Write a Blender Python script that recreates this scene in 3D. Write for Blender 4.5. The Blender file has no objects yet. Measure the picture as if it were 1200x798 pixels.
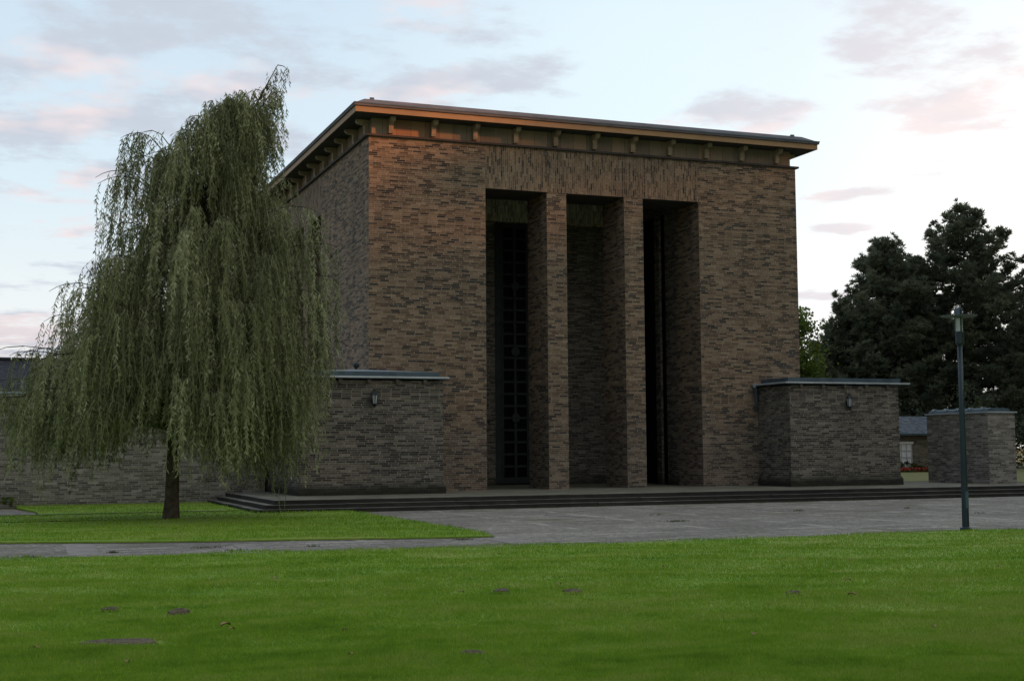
import bpy, math, random
import numpy as np
from mathutils import Vector, Matrix

R = math.radians
random.seed(7)
RNG = np.random.default_rng(7)
SC = bpy.context.scene
COL = SC.collection

# ------------------------------------------------------------------ camera
CAM = np.array([-12.15, -45.32, 1.389])
YAW, PIT, ROL = 0.3669, 0.0803, -0.0074
F = np.array([math.sin(YAW) * math.cos(PIT), math.cos(YAW) * math.cos(PIT), math.sin(PIT)])
RT = np.array([math.cos(YAW), -math.sin(YAW), 0.0])
UP = np.cross(RT, F)
R2 = RT * math.cos(ROL) + UP * math.sin(ROL)
U2 = -RT * math.sin(ROL) + UP * math.cos(ROL)
cam_d = bpy.data.cameras.new('camera')
cam = bpy.data.objects.new('camera', cam_d)
COL.objects.link(cam)
cam.matrix_world = Matrix(((R2[0], U2[0], -F[0], CAM[0]), (R2[1], U2[1], -F[1], CAM[1]),
                           (R2[2], U2[2], -F[2], CAM[2]), (0, 0, 0, 1)))
cam_d.sensor_width = 36.0
cam_d.lens = 1600.3 / 1200 * 36
cam_d.clip_start = 0.1
cam_d.clip_end = 4000
SC.camera = cam

# ------------------------------------------------------------------ node helper
class G:
    def __init__(s, nt):
        s.nt = nt
    def node(s, t, **kw):
        n = s.nt.nodes.new(t)
        for k, v in kw.items():
            setattr(n, k, v)
        return n
    def put(s, sock, v):
        if v is None:
            return
        if hasattr(v, 'is_output') or isinstance(v, bpy.types.NodeSocket):
            s.nt.links.new(v, sock)
        else:
            if isinstance(v, (tuple, list)) and len(v) == 3 and sock.type == 'RGBA':
                v = (*v, 1)
            sock.default_value = v
    def m(s, op, a, b=None, c=None, clamp=False):
        n = s.node('ShaderNodeMath', operation=op, use_clamp=clamp)
        s.put(n.inputs[0], a); s.put(n.inputs[1], b); s.put(n.inputs[2], c)
        return n.outputs[0]
    def vm(s, op, a, b=None):
        n = s.node('ShaderNodeVectorMath', operation=op)
        s.put(n.inputs[0], a); s.put(n.inputs[1], b)
        return n.outputs['Value'] if op in ('DOT_PRODUCT', 'LENGTH') else n.outputs[0]
    def comb(s, x, y, z):
        n = s.node('ShaderNodeCombineXYZ')
        s.put(n.inputs[0], x); s.put(n.inputs[1], y); s.put(n.inputs[2], z)
        return n.outputs[0]
    def sep(s, v):
        n = s.node('ShaderNodeSeparateXYZ'); s.put(n.inputs[0], v)
        return n.outputs
    def mix(s, f, a, b, mode='MIX'):
        n = s.node('ShaderNodeMix', data_type='RGBA', blend_type=mode)
        n.clamp_factor = True
        s.put(n.inputs[0], f); s.put(n.inputs[6], a); s.put(n.inputs[7], b)
        return n.outputs[2]
    def noise(s, vec, scale, detail=3, rough=.55, out=0):
        n = s.node('ShaderNodeTexNoise')
        s.put(n.inputs['Vector'], vec)
        n.inputs['Scale'].default_value = scale
        n.inputs['Detail'].default_value = detail
        n.inputs['Roughness'].default_value = rough
        return n.outputs[out]
    def white(s, vec, out=0):
        n = s.node('ShaderNodeTexWhiteNoise', noise_dimensions='3D')
        s.put(n.inputs['Vector'], vec)
        return n.outputs[out]
    def smooth(s, v, a, b):
        n = s.node('ShaderNodeMapRange', interpolation_type='SMOOTHSTEP')
        s.put(n.inputs[0], v); s.put(n.inputs[1], a); s.put(n.inputs[2], b)
        return n.outputs[0]
    def ramp(s, f, stops, const=False):
        n = s.node('ShaderNodeValToRGB')
        cr = n.color_ramp
        cr.interpolation = 'CONSTANT' if const else 'LINEAR'
        while len(cr.elements) < len(stops):
            cr.elements.new(.5)
        for e, (p, c) in zip(cr.elements, stops):
            e.position = p; e.color = (*c, 1)
        s.put(n.inputs[0], f)
        return n.outputs[0]

def new_mat(name):
    m = bpy.data.materials.new(name)
    m.use_nodes = True
    nt = m.node_tree
    b = nt.nodes['Principled BSDF']
    g = G(nt)
    return m, g, b

# ------------------------------------------------------------------ sky and sun
SUN_AZ, SUN_EL = 111.0, 9.0           # azimuth clockwise from +Y: the low evening sun stands to the right of the facade
SUN_STRENGTH, SUN_ANGLE = 5.0, 2.0
SKY_STRENGTH = 0.12
EXPOSURE = 0.20
world = bpy.data.worlds.new('World')
SC.world = world
world.use_nodes = True
def build_sky():
    nt = world.node_tree
    g = G(nt)
    bg = nt.nodes['Background']
    bg.inputs[1].default_value = SKY_STRENGTH
    sky = g.node('ShaderNodeTexSky', sky_type='NISHITA', sun_disc=False)
    sky.sun_elevation = R(SUN_EL); sky.sun_rotation = R(SUN_AZ)
    tc = g.node('ShaderNodeTexCoord')
    d = g.vm('NORMALIZE', tc.outputs['Generated'])
    x, y, z = g.sep(d)
    zc = g.m('MAXIMUM', z, 0.0)
    def direc(px, py):
        v = F + R2 * (px - 600) / 1600.3 - U2 * (py - 399) / 1600.3
        return tuple(v / np.linalg.norm(v))
    def lobe(v, deg, sq=None):
        k = 1.0 / (1 - math.cos(R(deg)))
        if sq:                                  # squeeze the lobe flat: weigh height differences more
            dz = g.m('MULTIPLY', g.m('SUBTRACT', z, v[2]), sq)
            e = g.m('ADD', g.m('MULTIPLY', g.m('SUBTRACT', 1.0, g.vm('DOT_PRODUCT', d, v)), k), g.m('MULTIPLY', g.m('MULTIPLY', dz, dz), k))
        else:
            e = g.m('MULTIPLY', g.m('SUBTRACT', 1.0, g.vm('DOT_PRODUCT', d, v)), k)
        return g.m('EXPONENT', g.m('MULTIPLY', e, -1.0))
    def mul(c, k):
        return tuple(q * k for q in c)
    K = 1 / SKY_STRENGTH
    # clear part of the evening sky: pale towards the horizon, bluer above, white glow towards the sun
    base = g.ramp(zc, [(0.0, (.84, .82, .80)), (.07, (.88, .89, .89)), (.19, (.70, .83, .91)), (.33, (.60, .74, .87)), (.6, (.52, .63, .76)), (1.0, (.46, .56, .70))])
    glow = lobe(direc(1260, 330), 15)
    base = g.mix(g.m('MULTIPLY', glow, .95), base, (1.20, 1.16, 1.11))
    mid = lobe(direc(760, 100), 9)
    base = g.mix(g.m('MULTIPLY', mid, .75), base, (.82, .96, 1.02))
    base = g.mix(1.0, base, (K, K, K), 'MULTIPLY')
    clear = g.mix(.14, base, sky.outputs[0])
    # the evening side (front right) is warm and bright, the side away from it (front left) already dim
    dusk = g.smooth(g.vm('DOT_PRODUCT', d, tuple(np.array([-.80, -.58, -.08]))), .05, .75)
    warm = lobe((.62, -.76, .18), 42)
    # thin evening clouds on a flat layer
    q = g.m('DIVIDE', 1.0, g.m('ADD', zc, .10))
    p = g.comb(g.m('MULTIPLY', x, q), g.m('MULTIPLY', y, q), 0.0)
    p = g.vm('ADD', p, (3.7, 1.9, 0))
    n1 = g.noise(p, 4.4, 8, .58)
    n2 = g.noise(p, 0.9, 3, .5)
    n = g.m('ADD', g.m('MULTIPLY', n1, .88), g.m('MULTIPLY', n2, .22))
    cov = g.m('MULTIPLY', lobe(direc(180, 90), 12), .80)
    cov = g.m('MAXIMUM', cov, g.m('MULTIPLY', lobe(direc(520, 80), 7), .85))
    cov = g.m('MAXIMUM', cov, g.m('MULTIPLY', lobe(direc(1120, 40), 6), .86))
    cov = g.m('MAXIMUM', cov, g.m('MULTIPLY', lobe(direc(900, 135), 5, 3), .95))
    cov = g.m('MAXIMUM', cov, g.m('MULTIPLY', lobe(direc(1000, 226), 2.6, 5), 1.0))
    cov = g.m('MAXIMUM', cov, g.m('MULTIPLY', lobe(direc(985, 268), 2.8, 6), 1.0))
    cov = g.m('MAXIMUM', cov, g.m('MULTIPLY', lobe(direc(960, 348), 2.4, 7), .9))
    cov = g.m('MAXIMUM', cov, g.m('MULTIPLY', lobe(direc(10, 395), 5, 3), 1.2))
    cov = g.m('MAXIMUM', cov, g.m('MULTIPLY', lobe(direc(80, 255), 3, 3), .55))
    behind = g.smooth(g.vm('DOT_PRODUCT', d, tuple(F)), .82, .55)
    cov = g.m('MAXIMUM', cov, g.m('MULTIPLY', behind, .8))
    th = g.m('SUBTRACT', .70, g.m('MULTIPLY', cov, .32))
    fac = g.smooth(n, th, g.m('ADD', th, .17))
    fac = g.m('MULTIPLY', fac, .9)
    n3 = g.noise(p, 1.7, 4, .6)
    thick = g.smooth(n, g.m('ADD', th, .10), g.m('ADD', th, .34))
    ccol = g.mix(g.m('MULTIPLY', g.smooth(n3, .49, .62), g.m('SUBTRACT', 1.0, behind)), mul((.52, .57, .65), K), mul((.79, .69, .70), K))
    ccol = g.mix(g.m('MULTIPLY', thick, .35), ccol, mul((.43, .46, .54), K))
    ccol = g.mix(g.m('MULTIPLY', glow, .8), ccol, mul((.90, .78, .77), K))
    low = g.smooth(z, .11, .03)
    lowl = g.m('MULTIPLY', low, lobe(direc(-150, 420), 16))
    ccol = g.mix(lowl, ccol, mul((.44, .42, .47), K))
    col = g.mix(fac, clear, ccol)
    col = g.mix(g.m('MULTIPLY', warm, .8), col, mul((1.34, 1.22, 1.03), K))
    col = g.mix(g.m('MULTIPLY', dusk, .68), col, mul((.12, .13, .17), K))
    nt.links.new(col, bg.inputs[0])
build_sky()

sun_d = bpy.data.lights.new('sun', 'SUN')
sun_d.energy = SUN_STRENGTH
sun_d.angle = R(SUN_ANGLE)
sun_d.color = (1.0, .34, .12)
sun = bpy.data.objects.new('sun', sun_d)
COL.objects.link(sun)
sdir = Vector((math.sin(R(SUN_AZ)) * math.cos(R(SUN_EL)), math.cos(R(SUN_AZ)) * math.cos(R(SUN_EL)), math.sin(R(SUN_EL))))
sun.rotation_euler = (-sdir).to_track_quat('-Z', 'Y').to_euler()
sun.location = (60, -30, 40)
vs = SC.view_settings
vs.view_transform = 'Standard'
vs.look = 'None'
vs.exposure = EXPOSURE
vs.gamma = 1.0
vs.use_curve_mapping = False

# ------------------------------------------------------------------ object helpers
def tag(o, label=None, cat=None, group=None, kind=None):
    if label: o['label'] = label
    if cat: o['category'] = cat
    if group: o['group'] = group
    if kind: o['kind'] = kind
    return o

def thing(name, loc, label, cat, group=None):
    o = bpy.data.objects.new(name, None)
    o.empty_display_size = .3
    o.location = loc
    COL.objects.link(o)
    return tag(o, label, cat, group)

def link(name, me, parent=None, off=None):
    o = bpy.data.objects.new(name, me)
    COL.objects.link(o)
    if parent:
        o.parent = parent
        if off is None:                     # mesh is written in world coordinates
            w = Vector((0, 0, 0)); q = parent
            while q:
                w += q.location; q = q.parent
            o.location = -w
        else:
            o.location = off
    return o

class MB:
    def __init__(s):
        s.v = []; s.f = []; s.mi = []; s.cur = 0
    def face(s, idx):
        s.f.append(tuple(idx)); s.mi.append(s.cur)
    def box(s, x0, y0, z0, x1, y1, z1):
        b = len(s.v)
        s.v += [(x0, y0, z0), (x1, y0, z0), (x1, y1, z0), (x0, y1, z0), (x0, y0, z1), (x1, y0, z1), (x1, y1, z1), (x0, y1, z1)]
        for f in ((0, 3, 2, 1), (4, 5, 6, 7), (0, 1, 5, 4), (1, 2, 6, 5), (2, 3, 7, 6), (3, 0, 4, 7)):
            s.face([b + i for i in f])
        return s
    def prism(s, poly, z0, z1):
        """extrude a counter-clockwise xy polygon; z1 may be a list of heights"""
        n = len(poly); b = len(s.v)
        s.v += [(x, y, z0) for x, y in poly] + [(x, y, z1) for x, y in poly]
        s.face([b + i for i in range(n)][::-1]); s.face([b + n + i for i in range(n)])
        for i in range(n):
            j = (i + 1) % n
            s.face([b + i, b + j, b + n + j, b + n + i])
        return s
    def extrude(s, prof, axis, a0, a1):
        """profile of 2D points extruded along axis ('x': points are (y,z); 'y': points are (x,z))"""
        n = len(prof); b = len(s.v)
        for a in (a0, a1):
            for p, q in prof:
                s.v.append((a, p, q) if axis == 'x' else (p, a, q))
        s.face([b + i for i in range(n)][::-1]); s.face([b + n + i for i in range(n)])
        for i in range(n):
            j = (i + 1) % n
            s.face([b + i, b + j, b + n + j, b + n + i])
        return s
    def loft(s, rings, cap=True):
        n = len(rings[0]); b = len(s.v)
        for r in rings: s.v += [tuple(p) for p in r]
        for k in range(len(rings) - 1):
            for i in range(n):
                j = (i + 1) % n
                s.face([b + k * n + i, b + k * n + j, b + (k + 1) * n + j, b + (k + 1) * n + i])
        if cap:
            s.face([b + i for i in range(n)][::-1]); s.face([b + (len(rings) - 1) * n + i for i in range(n)])
        return s
    def lathe(s, c, prof, n=16):
        rings = [[(c[0] + r * math.cos(2 * math.pi * i / n), c[1] + r * math.sin(2 * math.pi * i / n), c[2] + z) for i in range(n)] for r, z in prof]
        return s.loft(rings)
    def tube(s, pts, rad, n=8):
        pts = [Vector(p) for p in pts]
        rings = []
        prev = None
        for i, p in enumerate(pts):
            t = (pts[min(i + 1, len(pts) - 1)] - pts[max(i - 1, 0)]).normalized()
            a = prev if prev else (Vector((1, 0, 0)) if abs(t.x) < .8 else Vector((0, 1, 0)))
            u = (a - t * a.dot(t)).normalized(); w = t.cross(u); prev = u
            r = rad[i] if hasattr(rad, '__len__') else rad
            rings.append([p + (u * math.cos(2 * math.pi * k / n) + w * math.sin(2 * math.pi * k / n)) * r for k in range(n)])
        return s.loft(rings)
    def mesh(s, name, mats, smooth=False):
        me = bpy.data.meshes.new(name)
        me.from_pydata([tuple(p) for p in s.v], [], s.f)
        for m in (mats if isinstance(mats, (list, tuple)) else [mats]): me.materials.append(m)
        me.polygons.foreach_set('material_index', s.mi)
        if smooth: me.polygons.foreach_set('use_smooth', [True] * len(s.f))
        me.update()
        return me
    def build(s, name, mats, parent=None, off=None, smooth=False, bevel=0):
        o = link(name, s.mesh(name, mats, smooth), parent, off)
        if bevel:
            b = o.modifiers.new('bevel', 'BEVEL'); b.width = bevel; b.segments = 2; b.limit_method = 'ANGLE'
        return o

def array_mesh(name, V, Fc, mat, tint=None):
    V = np.asarray(V, np.float32); Fc = np.asarray(Fc, np.int32)
    me = bpy.data.meshes.new(name)
    me.vertices.add(len(V)); me.vertices.foreach_set('co', V.ravel())
    k = Fc.shape[1]
    me.loops.add(Fc.size); me.loops.foreach_set('vertex_index', Fc.ravel())
    me.polygons.add(len(Fc)); me.polygons.foreach_set('loop_start', np.arange(0, Fc.size, k, dtype=np.int32))
    try: me.polygons.foreach_set('loop_total', np.full(len(Fc), k, np.int32))
    except Exception: pass
    me.materials.append(mat)
    if tint is not None:
        a = me.attributes.new('tint', 'FLOAT', 'POINT'); a.data.foreach_set('value', np.asarray(tint, np.float32))
    me.update(calc_edges=True)
    return me

# ------------------------------------------------------------------ materials
def brick_mat(name, palette, vertical=False, mortar=(.36, .315, .245), w=.33, h=.073, blotch=.5, moss=0.0, gain=1.0, weather=0.0):
    m, g, b = new_mat(name)
    geo = g.node('ShaderNodeNewGeometry')
    px, py, pz = g.sep(geo.outputs['Position'])
    nx, ny, nz = g.sep(geo.outputs['True Normal'])
    side = g.m('GREATER_THAN', g.m('ABSOLUTE', nx), .6)
    hor = g.m('ADD', g.m('MULTIPLY', side, py), g.m('MULTIPLY', g.m('SUBTRACT', 1.0, side), px))
    u, v = (pz, hor) if vertical else (hor, pz)
    fv = g.m('DIVIDE', v, h)
    row = g.m('FLOOR', fv)
    wob = g.white(g.comb(row, 3.3, side))
    fu = g.m('ADD', g.m('DIVIDE', u, w), g.m('ADD', g.m('MULTIPLY', row, .5), g.m('MULTIPLY', wob, .6)))
    colm = g.m('FLOOR', fu)
    r1 = g.white(g.comb(colm, row, side))
    r2 = g.white(g.comb(colm, row, g.m('ADD', side, 7.7)))
    ab = g.m('FRACT', fu); cd = g.m('FRACT', fv)
    str_ = g.comb(g.m('MULTIPLY', hor, .5 if not vertical else 6.0), g.m('MULTIPLY', pz, 5.5 if not vertical else .35), g.m('MULTIPLY', side, 9.0))
    big = g.noise(str_, 1.0, 3, .6)
    big2 = g.noise(g.comb(hor, pz, side), .22, 2, .5)
    t = g.m('ADD', g.m('MULTIPLY', r1, 1 - blotch * .55), g.m('MULTIPLY', g.m('SUBTRACT', big, .28), blotch * 1.0), clamp=True)
    c = g.ramp(t, palette)
    c = g.mix(1.0, c, g.ramp(r2, [(0, (.82, .82, .82)), (1, (1.17, 1.17, 1.17))]), 'MULTIPLY')
    c = g.mix(1.0, c, g.ramp(big2, [(.3, (.86, .87, .90)), (.7, (1.12, 1.10, 1.06))]), 'MULTIPLY')
    strk = g.noise(g.comb(g.m('MULTIPLY', hor, 2.2), g.m('MULTIPLY', pz, .16), side), 1.0, 4, .6)
    c = g.mix(1.0, c, g.ramp(strk, [(.34, (.80, .80, .81)), (.52, (1.02, 1.02, 1.02)), (.70, (1.12, 1.11, 1.09))]), 'MULTIPLY')
    if weather:                                    # grey soot and lichen bloom, in big ragged patches
        wn = g.noise(g.comb(g.m('MULTIPLY', hor, .5), g.m('MULTIPLY', pz, .8), side), .55, 5, .65)
        wk = g.smooth(g.m('SUBTRACT', g.m('MULTIPLY', wn, 6.0), pz), -.6, 1.8)
        grey = g.mix(.80, c, g.mix(1.0, g.ramp(t, [(0, (.035, .035, .034)), (.5, (.115, .105, .09)), (1, (.24, .22, .185))]), (1, 1, 1), 'MULTIPLY'))
        c = g.mix(g.m('MULTIPLY', wk, weather), c, grey)
    joint = g.m('MAXIMUM', g.m('LESS_THAN', ab, .06), g.m('LESS_THAN', cd, .17))
    jn = g.white(g.comb(row, colm, 5.1))
    c = g.mix(g.m('MULTIPLY', joint, g.m('ADD', .35, g.m('MULTIPLY', jn, .65))), c, mortar)
    fine = g.noise(geo.outputs['Position'], 18, 3, .6)
    c = g.mix(1.0, c, g.ramp(fine, [(.3, (.84, .84, .84)), (.7, (1.14, 1.14, 1.14))]), 'MULTIPLY')
    if moss:
        mz = g.smooth(g.m('ADD', pz, g.m('MULTIPLY', g.noise(g.comb(hor, pz, 0.0), 1.3, 4, .6), .5)), .78, .30)
        c = g.mix(g.m('MULTIPLY', mz, moss), c, (.035, .038, .026))
    c = g.mix(1.0, c, (gain, gain, gain), 'MULTIPLY')
    g.put(b.inputs['Base Color'], c)
    b.inputs['Roughness'].default_value = .88
    b.inputs['Specular IOR Level'].default_value = .25
    bp = g.node('ShaderNodeBump'); bp.inputs['Strength'].default_value = .35; bp.inputs['Distance'].default_value = .012
    hgt = g.m('ADD', g.m('MULTIPLY', joint, -1.0), g.m('MULTIPLY', r2, .5))
    g.put(bp.inputs['Height'], hgt); g.put(b.inputs['Normal'], bp.outputs[0])
    return m

PAL_FRONT = [(0.0, (.030, .029, .030)), (.17, (.052, .045, .039)), (.30, (.122, .085, .056)), (.50, (.196, .136, .086)), (.70, (.240, .174, .115)), (.88, (.29, .222, .150)), (1.0, (.31, .145, .07))]
PAL_GREY = [(0.0, (.032, .033, .033)), (.22, (.054, .053, .050)), (.42, (.100, .094, .080)), (.66, (.16, .147, .120)), (.90, (.225, .208, .172)), (1.0, (.22, .135, .08))]
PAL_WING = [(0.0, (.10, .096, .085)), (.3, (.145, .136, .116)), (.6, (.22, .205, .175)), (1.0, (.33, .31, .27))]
M = {}
M['brick'] = brick_mat('facade_brick', PAL_FRONT, weather=.55)
M['brick_soldier'] = brick_mat('soldier_brick', PAL_FRONT, vertical=True, w=.26, h=.075, blotch=.75)
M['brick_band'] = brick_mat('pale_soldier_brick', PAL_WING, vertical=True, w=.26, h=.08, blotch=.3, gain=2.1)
M['brick_annex'] = brick_mat('annex_brick', PAL_GREY, moss=.75)
M['brick_plinth'] = brick_mat('plinth_brick', PAL_GREY, moss=.9, gain=.7)
M['brick_garden'] = brick_mat('garden_wall_brick', PAL_WING, mortar=(.40, .38, .33), blotch=.12)
M['brick_house'] = brick_mat('house_brick', [(0, (.06, .056, .045)), (.5, (.125, .115, .088)), (1, (.20, .185, .135))], blotch=.3)

def simple(name, col, rough=.7, metal=0, var=.25, scale=3.0, spec=.3):
    m, g, b = new_mat(name)
    geo = g.node('ShaderNodeNewGeometry')
    n = g.noise(geo.outputs['Position'], scale, 5, .6)
    lo = tuple(c * (1 - var) for c in col); hi = tuple(min(1, c * (1 + var)) for c in col)
    g.put(b.inputs['Base Color'], g.ramp(n, [(.3, lo), (.7, hi)]))
    b.inputs['Roughness'].default_value = rough
    b.inputs['Metallic'].default_value = metal
    b.inputs['Specular IOR Level'].default_value = spec
    return m
M['zinc'] = simple('weathered_zinc', (.30, .36, .39), .5, .3, .25, 2.5)
M['zinc_dark'] = simple('dark_zinc', (.085, .125, .150), .55, .2, .3, 2.0)
M['zinc_edge'] = simple('zinc_edge', (.55, .60, .62), .4, .3, .15, 2.0)
M['roof_lead'] = simple('roof_lead', (.115, .112, .118), .75, 0, .3, 1.2)
M['fascia'] = simple('tan_fascia', (.35, .22, .115), .6, 0, .16, .8)
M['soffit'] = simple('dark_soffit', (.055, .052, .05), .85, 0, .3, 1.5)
M['ledge'] = simple('dark_ledge', (.06, .052, .048), .85, 0, .3, 2)
M['bracket'] = simple('stone_bracket', (.34, .27, .19), .85, 0, .3, 2.5)
M['door'] = simple('dark_green_door', (.026, .037, .035), .7, 0, .3, 3)
M['door_glass'] = simple('black_glass', (.003, .0035, .0035), .5, 0, .3, 1, .05)
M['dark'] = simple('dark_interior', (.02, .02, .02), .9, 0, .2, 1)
M['plaster'] = simple('dim_plaster', (.55, .53, .50), .9, 0, .2, 1)
M['wood'] = simple('rafter_wood', (.11, .09, .07), .8, 0, .3, 4)
M['iron'] = simple('lantern_iron', (.012, .020, .022), .4, .2, .3, 10, .5)
M['pole'] = simple('blue_green_pole', (.020, .042, .050), .38, .2, .25, 2.5, .5)
M['shade'] = simple('lamp_shade_paint', (.10, .13, .13), .45, 0, .2, 4)
M['white'] = simple('white_frame', (.80, .80, .80), .6, 0, .06, 4)
M['bark'] = simple('willow_bark', (.075, .060, .042), .95, 0, .45, 7)
M['pine_bark'] = simple('pine_bark', (.07, .055, .045), .95, 0, .4, 3)
M['flower'] = simple('red_flowers', (.48, .05, .035), .7, 0, .35, 5)
M['soil'] = simple('bare_soil', (.120, .100, .064), .95, 0, .5, 22)
M['leaf_dry'] = simple('dry_leaf', (.25, .17, .07), .7, 0, .3, 30)

def frosted():
    m, g, b = new_mat('frosted_glass')
    b.inputs['Base Color'].default_value = (.62, .68, .70, 1)
    b.inputs['Roughness'].default_value = .35
    b.inputs['Transmission Weight'].default_value = .35
    return m
M['frosted'] = frosted()

def frieze_mat():
    m, g, b = new_mat('frieze_boards')
    geo = g.node('ShaderNodeNewGeometry')
    px, py, pz = g.sep(geo.outputs['Position']); nx, ny, nz = g.sep(geo.outputs['True Normal'])
    side = g.m('GREATER_THAN', g.m('ABSOLUTE', nx), .6)
    hor = g.m('ADD', g.m('MULTIPLY', side, py), g.m('MULTIPLY', g.m('SUBTRACT', 1.0, side), px))
    board = g.m('DIVIDE', hor, .52)
    idx = g.m('FLOOR', board); fr = g.m('FRACT', board)
    r = g.white(g.comb(idx, side, 1.0))
    n = g.noise(g.comb(g.m('MULTIPLY', hor, 6.0), g.m('MULTIPLY', pz, 1.2), side), 1.2, 4, .65)
    c = g.ramp(g.m('ADD', g.m('MULTIPLY', r, .45), g.m('MULTIPLY', n, .6)), [(.2, (.16, .135, .11)), (.5, (.26, .205, .152)), (.75, (.35, .25, .165)), (1.0, (.36, .20, .115))])
    # red evening sunlight painted into the board colour beside the first brackets
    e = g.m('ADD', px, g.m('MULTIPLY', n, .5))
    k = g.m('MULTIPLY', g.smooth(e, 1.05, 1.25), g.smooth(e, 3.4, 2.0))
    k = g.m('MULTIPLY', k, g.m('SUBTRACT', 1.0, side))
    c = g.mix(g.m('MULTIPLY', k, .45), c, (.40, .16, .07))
    seam = g.m('LESS_THAN', fr, .03)
    c = g.mix(g.m('MULTIPLY', seam, .7), c, (.03, .026, .022))
    g.put(b.inputs['Base Color'], c); b.inputs['Roughness'].default_value = .85
    return m
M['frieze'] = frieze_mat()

def slate_mat(name, axis_x=True, col=((.026, .028, .034), (.055, .057, .066))):
    m, g, b = new_mat(name)
    geo = g.node('ShaderNodeNewGeometry')
    px, py, pz = g.sep(geo.outputs['Position'])
    rz = g.m('DIVIDE', pz, .095); row = g.m('FLOOR', rz); fr = g.m('FRACT', rz)
    cx = g.m('ADD', g.m('DIVIDE', px, .22), g.m('MULTIPLY', row, .5))
    r = g.white(g.comb(g.m('FLOOR', cx), row, 0.0))
    c = g.ramp(r, [(0, col[0]), (1, col[1])])
    edge = g.m('MAXIMUM', g.m('LESS_THAN', fr, .22), g.m('MULTIPLY', g.m('LESS_THAN', g.m('FRACT', cx), .07), .8))
    c = g.mix(g.m('MULTIPLY', edge, .75), c, (.014, .015, .017))
    g.put(b.inputs['Base Color'], c); b.inputs['Roughness'].default_value = .75; b.inputs['Specular IOR Level'].default_value = .2
    return m
M['slate'] = slate_mat('roof_slate')
M['slate_light'] = slate_mat('pale_roof_slate', col=((.085, .10, .115), (.17, .195, .22)))

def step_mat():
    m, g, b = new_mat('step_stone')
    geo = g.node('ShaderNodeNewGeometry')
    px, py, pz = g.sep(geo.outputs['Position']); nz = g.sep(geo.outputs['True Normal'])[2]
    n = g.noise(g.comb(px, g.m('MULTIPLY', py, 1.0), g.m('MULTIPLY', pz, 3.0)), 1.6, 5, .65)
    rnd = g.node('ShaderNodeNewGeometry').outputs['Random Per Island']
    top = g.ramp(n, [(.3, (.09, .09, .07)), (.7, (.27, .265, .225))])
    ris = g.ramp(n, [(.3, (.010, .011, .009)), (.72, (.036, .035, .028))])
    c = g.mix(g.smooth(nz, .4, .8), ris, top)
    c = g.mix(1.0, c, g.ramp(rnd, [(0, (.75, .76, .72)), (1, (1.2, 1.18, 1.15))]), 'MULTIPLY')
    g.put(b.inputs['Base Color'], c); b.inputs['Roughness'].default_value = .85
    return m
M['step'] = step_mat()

def terrace_mat():
    m, g, b = new_mat('terrace_stone')
    geo = g.node('ShaderNodeNewGeometry')
    px, py, pz = g.sep(geo.outputs['Position'])
    n = g.noise(geo.outputs['Position'], .8, 5, .6)
    r = g.white(g.comb(g.m('FLOOR', g.m('DIVIDE', px, .8)), g.m('FLOOR', g.m('DIVIDE', py, .6)), 0.0))
    c = g.ramp(n, [(.3, (.10, .100, .068)), (.7, (.215, .206, .155))])
    c = g.mix(1.0, c, g.ramp(r, [(0, (.85, .86, .82)), (1, (1.12, 1.1, 1.08))]), 'MULTIPLY')
    g.put(b.inputs['Base Color'], c); b.inputs['Roughness'].default_value = .9
    return m
M['terrace'] = terrace_mat()

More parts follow.
